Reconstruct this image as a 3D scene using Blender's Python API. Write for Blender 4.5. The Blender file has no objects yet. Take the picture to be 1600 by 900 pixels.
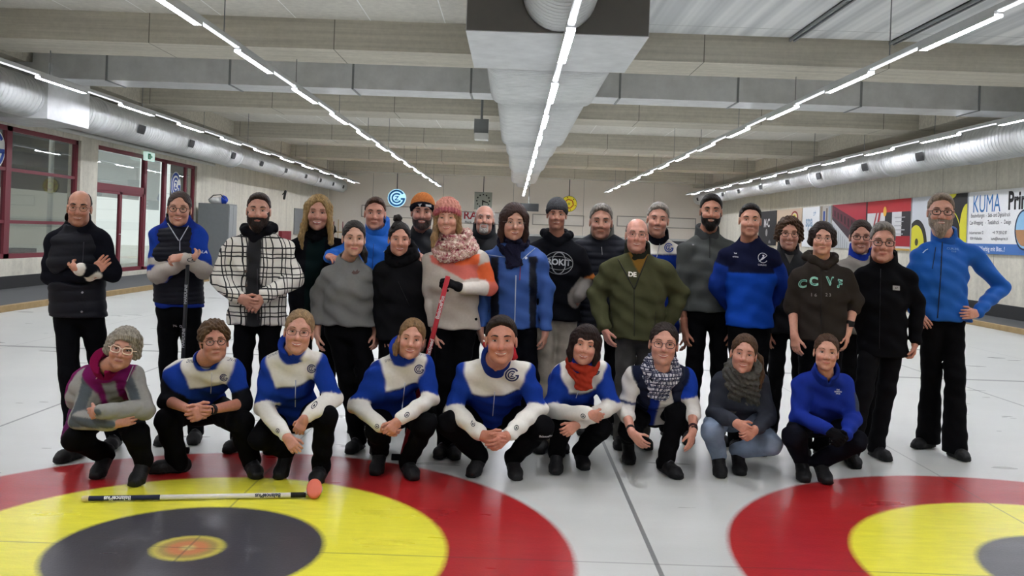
import bpy, math, random
import numpy as np
from mathutils import Vector, Matrix
from mathutils.bvhtree import BVHTree

random.seed(7); np.random.seed(7)
S = bpy.context.scene
COL = S.collection
PI = math.pi
f32 = np.float32

# ------------------------------------------------------------------ camera, world, exposure
F, CX, CY, CAMZ, ROLL = 1400.0, 800.0, 367.0, 1.53, 0.035
cam_data = bpy.data.cameras.new('camera')
cam_data.sensor_fit = 'HORIZONTAL'; cam_data.sensor_width = 36.0
cam_data.lens = 36.0 * F / 1600.0
cam_data.shift_y = -(450.0 - CY) / 1600.0
cam_data.clip_end = 200
cam = bpy.data.objects.new('camera', cam_data); COL.objects.link(cam)
cam.matrix_world = Matrix.Translation((0, 0, CAMZ)) @ Matrix.Rotation(PI/2, 4, 'X') @ Matrix.Rotation(ROLL, 4, 'Z')
S.camera = cam
world = bpy.data.worlds.new('world'); S.world = world; world.use_nodes = True
bg = world.node_tree.nodes['Background']
bg.inputs[0].default_value = (1.0, 0.99, 0.97, 1); bg.inputs[1].default_value = 1.5
LAMP = 112.0
S.view_settings.view_transform = 'Standard'; S.view_settings.look = 'None'
S.view_settings.gamma = 1; S.view_settings.use_curve_mapping = False
S.view_settings.exposure = 0.0

def uv(px, py):
    dx, dy = px - CX, py - CY
    c, s = math.cos(ROLL), math.sin(ROLL)
    return dx*c + dy*s, -dx*s + dy*c
def P(px, py, Y):
    "world point seen at that pixel of the 1600x900 frame, Y metres away"
    u, v = uv(px, py)
    return np.array([u*Y/F, Y, CAMZ - v*Y/F])
def ground(px, py, z=0.0):
    u, v = uv(px, py)
    return P(px, py, F*(CAMZ - z)/v)

# ------------------------------------------------------------------ colour, materials
def hexc(h):
    h = h.lstrip('#')
    c = [int(h[i:i+2], 16)/255 for i in (0, 2, 4)]
    return np.array([x/12.92 if x <= .04045 else ((x+.055)/1.055)**2.4 for x in c])
class N:
    "tiny node helper"
    def __init__(s, name):
        s.m = bpy.data.materials.new(name); s.m.use_nodes = True
        s.t = s.m.node_tree; s.p = s.t.nodes['Principled BSDF']
    def n(s, typ, **kw):
        x = s.t.nodes.new(typ)
        for k, v in kw.items():
            if k in x.inputs: x.inputs[k].default_value = v
            else: setattr(x, k, v)
        return x
    def l(s, a, b): s.t.links.new(a, b)
    def math(s, op, a, b=None, c=None):
        x = s.t.nodes.new('ShaderNodeMath'); x.operation = op
        for i, v in enumerate((a, b, c)):
            if v is None: continue
            if isinstance(v, (int, float)): x.inputs[i].default_value = v
            else: s.l(v, x.inputs[i])
        return x.outputs[0]
    def mix(s, fac, a, b, blend='MIX'):
        x = s.t.nodes.new('ShaderNodeMix'); x.data_type = 'RGBA'; x.blend_type = blend
        for i, v in ((0, fac), (6, a), (7, b)):
            if isinstance(v, (int, float)): x.inputs[i].default_value = v
            elif isinstance(v, (tuple, list, np.ndarray)): x.inputs[i].default_value = (*v[:3], 1)
            else: s.l(v, x.inputs[i])
        return x.outputs[2]
    def noise(s, scale, detail=3, vec=None, rough=.5, dist=0.0):
        x = s.n('ShaderNodeTexNoise'); x.inputs['Scale'].default_value = scale
        x.inputs['Detail'].default_value = detail; x.inputs['Roughness'].default_value = rough
        x.inputs['Distortion'].default_value = dist
        if vec is not None: s.l(vec, x.inputs['Vector'])
        return x.outputs[0]
    def ramp(s, fac, stops):
        x = s.n('ShaderNodeValToRGB'); s.l(fac, x.inputs[0])
        e = x.color_ramp.elements
        while len(e) < len(stops): e.new(.5)
        for k, (pos, c) in enumerate(stops):
            e[k].position = pos
            e[k].color = (c, c, c, 1) if isinstance(c, (int, float)) else (*c[:3], 1)
        return x.outputs[0]
    def coord(s, which='Object', scale=(1, 1, 1)):
        x = s.n('ShaderNodeTexCoord'); m = s.n('ShaderNodeMapping')
        m.inputs['Scale'].default_value = scale; s.l(x.outputs[which], m.inputs[0]); return m.outputs[0]
    def bump(s, h, strength=.3, dist=.01):
        b = s.n('ShaderNodeBump'); b.inputs['Strength'].default_value = strength
        b.inputs['Distance'].default_value = dist; s.l(h, b.inputs['Height']); s.l(b.outputs[0], s.p.inputs['Normal'])
    def set(s, **kw):
        for k, v in kw.items():
            s.p.inputs[k.replace('_', ' ')].default_value = v
        return s.m

def plain(name, hx, rough=.6, metal=0.0, spec=.5):
    a = N(name); c = hexc(hx)
    a.p.inputs['Base Color'].default_value = (*c, 1)
    nz = a.noise(9, 3, a.coord('Object'))
    a.l(a.mix(.25, c, a.mix(nz, c*.7, np.minimum(c*1.25, 1))), a.p.inputs['Base Color'])
    a.p.inputs['Roughness'].default_value = rough; a.p.inputs['Metallic'].default_value = metal
    a.p.inputs['Specular IOR Level'].default_value = spec
    return a.m
def painted(name, rough=.8, bump=0.0, bscale=400, spec=.3, sss=0, var=.25, vscale=30, sc=(1, 1, 1), sheen=0.0):
    "reads the mesh's own colour attribute"
    a = N(name); at = a.n('ShaderNodeAttribute'); at.attribute_name = 'Col'
    v = a.coord('Object', sc); nz = a.noise(vscale, 3, v)
    k = a.ramp(nz, [(.3, 1-var), (.7, 1+0*var)])
    a.l(a.mix(1.0, at.outputs['Color'], k, 'MULTIPLY'), a.p.inputs['Base Color'])
    a.p.inputs['Roughness'].default_value = rough; a.p.inputs['Specular IOR Level'].default_value = spec
    if sss:
        a.p.inputs['Subsurface Weight'].default_value = sss
        a.p.inputs['Subsurface Radius'].default_value = (.012, .004, .002)
        a.p.inputs['Subsurface Scale'].default_value = 1.0
    if sheen: a.p.inputs['Sheen Weight'].default_value = sheen
    if bump: a.bump(a.noise(bscale, 2, v), bump, .004)
    return a.m
def emit(name, hx, strength):
    a = N(name); c = hexc(hx)
    a.p.inputs['Base Color'].default_value = (*c, 1)
    a.p.inputs['Emission Color'].default_value = (*c, 1); a.p.inputs['Emission Strength'].default_value = strength
    return a.m

M = {}
M['skin'] = painted('skin', .46, .25, 300, .45, .07, .14, 70)
M['eye'] = painted('eye_surface', .35, 0, 10, .25, 0, .02)
M['fleece'] = painted('fleece_cloth', .9, .3, 320, .06, 0, .07, 60)
M['shell'] = painted('smooth_jacket_cloth', .62, .25, 60, .15, 0, .06, 12)
M['knit'] = painted('knitted_wool', .95, .9, 140, .1, 0, .35, 90)
M['trouser'] = painted('trouser_cloth', .85, .3, 90, .06, 0, .25, 15)
def hair_mat():
    a = N('hair_strands'); at = a.n('ShaderNodeAttribute'); at.attribute_name = 'Col'
    v = a.coord('Object', (1, .45, .07)); n1 = a.noise(260, 3, v, .6); n2 = a.noise(60, 2, v, .5, .5)
    c = a.mix(1.0, at.outputs['Color'], a.ramp(n1, [(.3, .45), (.55, .95), (.75, 1.5)]), 'MULTIPLY')
    c = a.mix(1.0, c, a.ramp(n2, [(.3, .7), (.7, 1.35)]), 'MULTIPLY')
    a.l(c, a.p.inputs['Base Color']); a.p.inputs['Roughness'].default_value = .5; a.p.inputs['Specular IOR Level'].default_value = .18
    a.bump(n1, 1.0, .006); return a.m
M['hair'] = hair_mat()
M['leather'] = painted('shoe_leather', .62, .4, 160, .3, 0, .3, 40)
M['print'] = painted('printed_ink', .6, 0, 10, .3, 0, .05)
M['frame'] = painted('spectacle_frame', .5, 0, 10, .3, 0, .05)
def lens_mat():
    a = N('lens_glass'); t = a.n('ShaderNodeBsdfTransparent'); g = a.n('ShaderNodeBsdfGlossy'); g.inputs['Roughness'].default_value = .05
    x = a.n('ShaderNodeMixShader'); x.inputs[0].default_value = .03
    a.l(t.outputs[0], x.inputs[1]); a.l(g.outputs[0], x.inputs[2])
    a.l(x.outputs[0], a.t.nodes['Material Output'].inputs[0]); return a.m
M['lens'] = lens_mat()
def plaid(name, sc, wid, dark, base_attr=True):
    a = N(name); at = a.n('ShaderNodeAttribute'); at.attribute_name = 'Col'
    v = a.coord('Object'); nz = a.n('ShaderNodeTexNoise'); nz.inputs['Scale'].default_value = 6; a.l(v, nz.inputs['Vector'])
    vm = a.n('ShaderNodeVectorMath', operation='MULTIPLY_ADD'); a.l(nz.outputs['Color'], vm.inputs[0]); vm.inputs[1].default_value = (.03,)*3; a.l(v, vm.inputs[2])
    sp = a.n('ShaderNodeSeparateXYZ'); a.l(vm.outputs[0], sp.inputs[0])
    def stripe(o, w=wid):
        fr = a.math('FRACT', a.math('MULTIPLY', o, sc)); return a.math('LESS_THAN', fr, w)
    hx_ = a.math('ADD', sp.outputs[0], a.math('MULTIPLY', sp.outputs[1], .6))
    s1 = a.math('MAXIMUM', stripe(hx_), stripe(sp.outputs[2]))
    f2 = lambda o, ph: a.math('LESS_THAN', a.math('FRACT', a.math('MULTIPLY_ADD', o, sc*.5, ph)), wid*.36)
    s1 = a.math('MAXIMUM', s1, a.math('MAXIMUM', f2(hx_, .8), f2(sp.outputs[2], .8)))
    a.l(a.mix(s1, at.outputs['Color'], hexc(dark)), a.p.inputs['Base Color'])
    a.p.inputs['Roughness'].default_value = .9
    a.bump(a.noise(200, 2, v), .5, .004)
    return a.m
M['plaid'] = plaid('checked_flannel', 15.0, .14, '101012')
M['plaidscarf'] = plaid('checked_scarf_cloth', 38.0, .3, '1c2440')
def dapple():
    a = N('patterned_scarf_cloth'); v = a.coord('Object'); n1 = a.noise(24, 2, v, .5, 1.8)
    a.l(a.ramp(n1, [(.40, hexc('8a3046')), (.47, hexc('cdb9a4')), (.53, hexc('8e3a4a')), (.6, hexc('d8c8b8'))]), a.p.inputs['Base Color'])
    a.p.inputs['Roughness'].default_value = .95; a.bump(n1, .6, .006); return a.m
M['dapple'] = dapple()

# ------------------------------------------------------------------ object helpers
def link_mesh(name, V, Fc, mat=None, parent=None, cols=None, loc=None, smooth=True, mats=None, midx=None):
    me = bpy.data.meshes.new(name)
    V = np.asarray(V, dtype=float).reshape(-1, 3)
    off = np.array(loc, dtype=float) if loc is not None else np.zeros(3)
    V = V - off
    if isinstance(Fc, np.ndarray):
        nf = len(Fc); k = Fc.shape[1] if nf else 4
        me.vertices.add(len(V)); me.vertices.foreach_set('co', V.astype(f32).ravel())
        me.loops.add(nf*k); me.loops.foreach_set('vertex_index', Fc.astype(np.int32).ravel())
        me.polygons.add(nf)
        me.polygons.foreach_set('loop_start', (np.arange(nf)*k).astype(np.int32))
        me.polygons.foreach_set('loop_total', np.full(nf, k, dtype=np.int32))
        me.update(calc_edges=True)
    else:
        me.from_pydata([tuple(v) for v in V], [], [tuple(x) for x in Fc])
    me.polygons.foreach_set('use_smooth', np.full(len(me.polygons), smooth))
    if cols is not None:
        at = me.color_attributes.new('Col', 'FLOAT_COLOR', 'POINT')
        c4 = np.ones((len(V), 4), dtype=f32); c4[:, :3] = cols
        at.data.foreach_set('color', c4.ravel())
    if mats:
        for m in mats: me.materials.append(m)
        if midx is not None: me.polygons.foreach_set('material_index', np.asarray(midx, dtype=np.int32))
    elif mat: me.materials.append(mat)
    me.update()
    o = bpy.data.objects.new(name, me); COL.objects.link(o)
    if parent is not None: o.parent = parent
    elif loc is not None: o.location = loc
    return o
def tag(o, label, cat, group=None, kind=None):
    if label: o['label'] = label
    if cat: o['category'] = cat
    if group: o['group'] = group
    if kind: o['kind'] = kind
    return o
def empty(name, loc, label=None, cat=None, group=None):
    o = bpy.data.objects.new(name, None); COL.objects.link(o); o.location = [float(x) for x in loc]; o.empty_display_size = .2
    return tag(o, label, cat, group)
class MB:
    "collects simple shapes into one mesh; colours per vertex"
    def __init__(s): s.V = []; s.F = []; s.C = []; s.c = (0.5, 0.5, 0.5)
    def add(s, V, Fc, c=None):
        n = len(s.V); s.V += [tuple(v) for v in V]; s.F += [tuple(i+n for i in f) for f in Fc]
        s.C += [tuple(s.c if c is None else c)]*len(V); return s
    def box(s, a, b, c=None):
        (x0, y0, z0), (x1, y1, z1) = a, b
        V = [(x0,y0,z0),(x1,y0,z0),(x1,y1,z0),(x0,y1,z0),(x0,y0,z1),(x1,y0,z1),(x1,y1,z1),(x0,y1,z1)]
        return s.add(V, [(0,3,2,1),(4,5,6,7),(0,1,5,4),(1,2,6,5),(2,3,7,6),(3,0,4,7)], c)
    def tube(s, pts, r, n=8, c=None, caps=True, closed=False):
        pts = [np.array(p, float) for p in pts]; m = len(pts); V = []; Fc = []; up = None
        rr = r if isinstance(r, (list, tuple, np.ndarray)) else [r]*m
        for i, p in enumerate(pts):
            if closed: d = pts[(i+1) % m] - pts[i-1]
            else: d = pts[min(i+1, m-1)] - pts[max(i-1, 0)]
            d = d/(np.linalg.norm(d)+1e-9)
            if up is None:
                up = np.cross(d, (0, 0, 1.)) if abs(d[2]) < .9 else np.cross(d, (0, 1., 0))
            up = up - d*np.dot(up, d); up = up/(np.linalg.norm(up)+1e-9); sd = np.cross(d, up)
            for k in range(n):
                a = 2*PI*k/n; V.append(p + rr[i]*(math.cos(a)*up + math.sin(a)*sd))
        for i in range(m if closed else m-1):
            j = (i+1) % m
            for k in range(n):
                k2 = (k+1) % n; Fc.append((i*n+k, j*n+k, j*n+k2, i*n+k2))
        if caps and not closed:
            Fc.append(tuple(range(n))); Fc.append(tuple(reversed(range((m-1)*n, m*n))))
        return s.add(V, Fc, c)
    def disc(s, cen, u, v, ru, rv, n=24, c=None, h=0.0, nrm=None):
        "flat or domed disc"
        cen, u, v = np.array(cen, float), np.array(u, float), np.array(v, float)
        nrm = np.cross(u, v) if nrm is None else np.array(nrm, float)
        V = [cen + nrm*h] + [cen + u*ru*math.cos(2*PI*k/n) + v*rv*math.sin(2*PI*k/n) for k in range(n)]
        return s.add(V, [(0, 1+k, 1+(k+1) % n) for k in range(n)], c)
    def cyl(s, a, b, r, n=20, c=None): return s.tube([a, b], r, n, c)
    def build(s, name, mat, parent=None, loc=None, smooth=False):
        return link_mesh(name, s.V, s.F, mat, parent, np.array(s.C), loc, smooth)

# ------------------------------------------------------------------ signed distance solids -> mesh
def snets(Fv, org, h):
    s = Fv < 0
    c = [s[i:s.shape[0]-1+i, j:s.shape[1]-1+j, k:s.shape[2]-1+k] for i in (0, 1) for j in (0, 1) for k in (0, 1)]
    cnt = sum(x.astype(np.int8) for x in c)
    mask = (cnt > 0) & (cnt < 8)
    ci = np.argwhere(mask)
    if len(ci) == 0: return np.zeros((0, 3)), np.zeros((0, 4), int)
    idx = -np.ones(mask.shape, dtype=np.int64); idx[mask] = np.arange(len(ci))
    I, J, K = ci.T
    val = {}
    for i in (0, 1):
        for j in (0, 1):
            for k in (0, 1): val[(i, j, k)] = Fv[I+i, J+j, K+k].astype(float)
    acc = np.zeros((len(ci), 3)); n = np.zeros(len(ci))
    for a in val:
        for ax in range(3):
            if a[ax] == 0:
                b = list(a); b[ax] = 1; b = tuple(b)
                f0, f1 = val[a], val[b]; cr = (f0 < 0) != (f1 < 0)
                t = np.where(cr, f0/np.where(cr, f0-f1, 1), 0)
                p = np.tile(np.array(a, float), (len(ci), 1)); p[:, ax] += t
                acc += p*cr[:, None]; n += cr
    V = (ci + acc/n[:, None])*h + np.array(org)
    Q = []
    nx, ny, nz = Fv.shape
    for ax in range(3):
        sl0 = [slice(1, -1)]*3; sl0[ax] = slice(0, -1); sl1 = list(sl0); sl1[ax] = slice(1, None)
        A, B = s[tuple(sl0)], s[tuple(sl1)]
        e = np.argwhere(A != B)
        if not len(e): continue
        inside = A[tuple(e.T)]
        o = np.ones(3, int); o[ax] = 0; e = e + o
        b, cc = [(1, 2), (2, 0), (0, 1)][ax]
        def cell(db, dc):
            q = e.copy(); q[:, b] -= db; q[:, cc] -= dc; return idx[tuple(q.T)]
        q = np.stack([cell(1, 1), cell(0, 1), cell(0, 0), cell(1, 0)], 1)
        q[~inside] = q[~inside][:, ::-1]
        Q.append(q)
    Q = np.concatenate(Q); Q = Q[(Q >= 0).all(1)]
    return V, Q

def nrm(v): v = np.array(v, float); return v/(np.linalg.norm(v)+1e-9)
class SDF:
    def __init__(s, k=.02): s.ops = []; s.k = k; s.post = []
    def _a(s, fn, lo, hi, k, mode): s.ops.append((fn, np.array(lo, float), np.array(hi, float), s.k if k is None else k, mode)); return s
    def cap(s, a, b, ra, rb=None, k=None, mode='u'):
        a, b = np.array(a, float), np.array(b, float); rb = ra if rb is None else rb
        ba = b - a; L = max(float(ba@ba), 1e-9); r = max(ra, rb)
        def fn(X, Y, Z):
            x, y, z = X-f32(a[0]), Y-f32(a[1]), Z-f32(a[2])
            t = np.clip((x*f32(ba[0])+y*f32(ba[1])+z*f32(ba[2]))/f32(L), 0, 1)
            return np.sqrt((x-t*f32(ba[0]))**2+(y-t*f32(ba[1]))**2+(z-t*f32(ba[2]))**2) - (f32(ra)+t*f32(rb-ra))
        return s._a(fn, np.minimum(a, b)-r, np.maximum(a, b)+r, k, mode)
    def sph(s, c, r, k=None, mode='u'): return s.cap(c, np.array(c, float)+(0, 0, 1e-4), r, r, k, mode)
    def ell(s, c, r, R=None, k=None, mode='u'):
        c, r = np.array(c, float), np.array(r, float); R_ = np.eye(3) if R is None else np.array(R, float)
        def fn(X, Y, Z):
            x, y, z = X-f32(c[0]), Y-f32(c[1]), Z-f32(c[2])
            k0 = 0; k1 = 0
            for i in range(3):
                q = x*f32(R_[0, i])+y*f32(R_[1, i])+z*f32(R_[2, i])
                k0 = k0 + (q/f32(r[i]))**2; k1 = k1 + (q/f32(r[i]**2))**2
            k0 = np.sqrt(k0); return k0*(k0-1)/(np.sqrt(k1)+f32(1e-6))
        ext = np.abs(R_)@r
        return s._a(fn, c-ext, c+ext, k, mode)
    def ecap(s, a, b, wa, wb, lat, k=None, mode='u'):
        "tapered elliptic capsule: (half width, half depth) at each end, lat = width direction"
        a, b = np.array(a, float), np.array(b, float); ax = nrm(b-a); lat = nrm(np.array(lat)-ax*np.dot(lat, ax)); fw = np.cross(ax, lat)
        ba = b-a; L = float(ba@ba)
        def fn(X, Y, Z):
            x, y, z = X-f32(a[0]), Y-f32(a[1]), Z-f32(a[2])
            t = np.clip((x*f32(ba[0])+y*f32(ba[1])+z*f32(ba[2]))/f32(L), 0, 1)
            x, y, z = x-t*f32(ba[0]), y-t*f32(ba[1]), z-t*f32(ba[2])
            w = f32(wa[0])+t*f32(wb[0]-wa[0]); d = f32(wa[1])+t*f32(wb[1]-wa[1]); h = np.minimum(w, d)
            q1 = x*f32(lat[0])+y*f32(lat[1])+z*f32(lat[2]); q2 = x*f32(fw[0])+y*f32(fw[1])+z*f32(fw[2]); q3 = x*f32(ax[0])+y*f32(ax[1])+z*f32(ax[2])
            k0 = np.sqrt((q1/w)**2+(q2/d)**2+(q3/h)**2); k1 = np.sqrt((q1/w**2)**2+(q2/d**2)**2+(q3/h**2)**2)
            return k0*(k0-1)/(k1+f32(1e-6))
        r = max(*wa, *wb)
        return s._a(fn, np.minimum(a, b)-r, np.maximum(a, b)+r, k, mode)
    def plane(s, p, n, k=.0):
        "keep the side the normal points to"
        p, n = np.array(p, float), nrm(n)
        fn = lambda X, Y, Z: -((X-f32(p[0]))*f32(n[0])+(Y-f32(p[1]))*f32(n[1])+(Z-f32(p[2]))*f32(n[2]))
        return s._a(fn, (0,)*3, (0,)*3, k, 'i')
    def disp(s, fn): s.post.append(fn); return s
    def mesh(s, h):
        add = [o for o in s.ops if o[4] == 'u']
        lo = np.min([o[1] for o in add], 0)-2.5*h-.006; hi = np.max([o[2] for o in add], 0)+2.5*h+.006
        n = np.ceil((hi-lo)/h).astype(int)+1
        ax = [(lo[i]+np.arange(n[i])*h).astype(f32) for i in range(3)]
        G = np.ones(n, dtype=f32)
        for fn, a, b, k, mode in s.ops:
            if mode == 'i':
                d = fn(ax[0][:, None, None], ax[1][None, :, None], ax[2][None, None, :])
                G = smin(G, d, k, -1) if k > 0 else np.maximum(G, d); continue
            m = k + 3*h
            i0 = np.maximum(np.floor((a-m-lo)/h).astype(int), 0); i1 = np.minimum(np.ceil((b+m-lo)/h).astype(int)+1, n)
            if (i1 <= i0).any(): continue
            sl = tuple(slice(i0[i], i1[i]) for i in range(3))
            d = fn(ax[0][sl[0]][:, None, None], ax[1][sl[1]][None, :, None], ax[2][sl[2]][None, None, :])
            G[sl] = smin(G[sl], d, k, 1) if mode == 'u' else smin(G[sl], -d, k, -1)
        for fn in s.post: G = G + fn(ax[0][:, None, None], ax[1][None, :, None], ax[2][None, None, :]).astype(f32)
        return snets(G, lo, h)
def smin(a, b, k, sg):
    if k <= 0: return np.minimum(a, b) if sg > 0 else np.maximum(a, b)
    if sg < 0: a, b = -a, -b
    h = np.clip(.5+.5*(b-a)/f32(k), 0, 1); r = b+(a-b)*h-f32(k)*h*(1-h)
    return r if sg > 0 else -r
def folds(amp=.003, fr=38, ph=0.0):
    "soft cloth creases"
    return lambda X, Y, Z: amp*(np.sin(fr*Z+4*np.sin(9*X+ph)+3*np.sin(11*Y))*np.sin(13*X+7*Z+ph) + .6*np.sin(1.9*fr*Z+fr*.8*X+5*np.sin(8*Y+ph)))
def bvh(V, Fc): return BVHTree.FromPolygons([tuple(v) for v in V], [tuple(int(i) for i in q) for q in Fc])

# ------------------------------------------------------------------ flat lettering and emblems (2D vertices, faces)
_tc = {}
def text2d(txt, bold=0.0, align='CENTER'):
    key = (txt, bold, align)
    if key not in _tc:
        cu = bpy.data.curves.new('lettering', 'FONT'); cu.body = txt; cu.size = 1.0; cu.align_x = align; cu.align_y = 'CENTER'; cu.offset = bold
        cu.resolution_u = 3
        o = bpy.data.objects.new('lettering', cu); COL.objects.link(o)
        bpy.context.view_layer.update()
        me = bpy.data.meshes.new_from_object(o.evaluated_get(bpy.context.evaluated_depsgraph_get()))
        V = np.array([v.co[:2] for v in me.vertices]).reshape(-1, 2); Fc = [tuple(p.vertices) for p in me.polygons]
        bpy.data.objects.remove(o); bpy.data.curves.remove(cu); bpy.data.meshes.remove(me)
        _tc[key] = (V, Fc)
    return _tc[key]
def clip2d(it, x0, y0, x1, y1):
    "cut an outline to a rectangle"
    V, Fc = it; V2 = []; F2 = []
    for f in Fc:
        P_ = [tuple(V[i]) for i in f]
        for ax, lim, sg in ((0, x0, 1), (0, x1, -1), (1, y0, 1), (1, y1, -1)):
            Q = []
            for i in range(len(P_)):
                a, b = P_[i-1], P_[i]; ia, ib = sg*(a[ax]-lim) >= 0, sg*(b[ax]-lim) >= 0
                if ia != ib: t = (lim-a[ax])/(b[ax]-a[ax]); Q.append((a[0]+(b[0]-a[0])*t, a[1]+(b[1]-a[1])*t))
                if ib: Q.append(b)
            P_ = Q
            if not P_: break
        if len(P_) > 2: F2.append(tuple(range(len(V2), len(V2)+len(P_)))); V2 += P_
    return np.array(V2).reshape(-1, 2), F2
def ring2d(r0, r1, a0=0, a1=360, n=40, cx=0, cy=0):
    V = []; Fc = []
    for i in range(n+1):
        a = math.radians(a0+(a1-a0)*i/n)
        V += [(cx+r0*math.cos(a), cy+r0*math.sin(a)), (cx+r1*math.cos(a), cy+r1*math.sin(a))]
    for i in range(n): Fc.append((2*i, 2*i+1, 2*i+3, 2*i+2))
    return np.array(V), Fc
def poly2d(pts): return np.array(pts, float), [tuple(range(len(pts)))]
def rect2d(x0, y0, x1, y1): return poly2d([(x0, y0), (x1, y0), (x1, y1), (x0, y1)])
def merge2d(*items):
    V = []; Fc = []
    for v, fc in items:
        n = len(V); V += [tuple(p) for p in v]; Fc += [tuple(i+n for i in q) for q in fc]
    return np.array(V), Fc
def xf2d(it, s=1, dx=0, dy=0, rot=0, sy=None):
    v, fc = it; sy = s if sy is None else sy; v = np.array(v)*(s, sy); c, t = math.cos(rot), math.sin(rot)
    return np.stack([v[:, 0]*c-v[:, 1]*t+dx, v[:, 0]*t+v[:, 1]*c+dy], 1), fc
def gc_emblem():
    "outer G, inner C and a Z, radius 1"
    return merge2d(ring2d(.72, .93, 35, 352, 40), rect2d(.45, -.18, .93, .04), ring2d(.4, .58, 45, 330, 30),
                   rect2d(-.2, .13, .22, .24), rect2d(-.22, -.26, .22, -.15), poly2d([(-.2, -.18), (-.06, -.18), (.22, .16), (.08, .16)]))
# ------------------------------------------------------------------ room materials
XL, XR, YB, ZC = -10.5, 11.2, 51.0, 5.03
def concrete(name, base='a9a594', var=.35, boards=None, joint=0.0, spots=.35):
    a = N(name); v = a.coord('Object'); b = hexc(base)
    n1 = a.noise(.7, 6, v, .65); n2 = a.noise(9, 5, v, .7)
    vs = a.coord('Object', (1, 5, .35) if boards == 'y' else (.35, 14, 14)); n3 = a.noise(1.0, 4, vs, .6)
    c = a.mix(n1, b*(1-var), np.minimum(b*(1+var*.6), 1)); c = a.mix(spots, c, a.ramp(n2, [(.3, b*.6), (.7, np.minimum(b*1.25, 1))]))
    if boards: c = a.mix(.35 if boards == 'x' else .22, c, a.ramp(n3, [(.35, b*.62), (.65, np.minimum(b*1.2, 1))]))
    if joint:
        sp = a.n('ShaderNodeSeparateXYZ'); a.l(a.coord('Object'), sp.inputs[0])
        o = sp.outputs[0 if boards != 'y' else 1]
        fr = a.math('FRACT', a.math('DIVIDE', o, joint)); m = a.math('LESS_THAN', fr, .018/joint)
        c = a.mix(m, c, b*.35 if name != 'ceiling_panels' else (.95, .95, .93))
    a.l(c, a.p.inputs['Base Color']); a.p.inputs['Roughness'].default_value = .92; a.p.inputs['Specular IOR Level'].default_value = .2
    a.bump(n2, .25, .02); return a.m
M['conc_beam'] = concrete('board_marked_concrete', 'c8c3b5', .24, 'x', 3.1)
M['conc_wall'] = concrete('fair_faced_concrete', 'd6d2c4', .22, 'y', 2.6)
M['slab'] = concrete('ceiling_panels', 'd9d6cd', .1, None, 1.25, .3)
M['paintwall'] = concrete('painted_wall', 'f2e9dd', .03, None, 4.0, .05)
def galv(name, base='d6d8d9', rib=0.0, axis=1, rough=.5):
    a = N(name); v = a.coord('Object'); b = hexc(base)
    n1 = a.noise(3.0, 4, v, .6); n2 = a.noise(1.0, 2, a.coord('Object', (6, .6, 6)))
    a.l(a.mix(n1, b*.72, np.minimum(b*1.2, 1)), a.p.inputs['Base Color'])
    a.p.inputs['Metallic'].default_value = .6
    a.l(a.math('MULTIPLY_ADD', n2, .3, rough-.12), a.p.inputs['Roughness'])
    if rib:
        sp = a.n('ShaderNodeSeparateXYZ'); a.l(v, sp.inputs[0])
        w = a.math('SINE', a.math('MULTIPLY', sp.outputs[axis], 2*PI/rib)); w = a.math('POWER', a.math('MULTIPLY_ADD', w, .5, .5), 4)
        a.bump(w, 1.0, .03)
    return a.m
M['galv'] = galv('galvanised_sheet'); M['galvrib'] = galv('spiral_duct_sheet', 'd6d8d8', .14)
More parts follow.
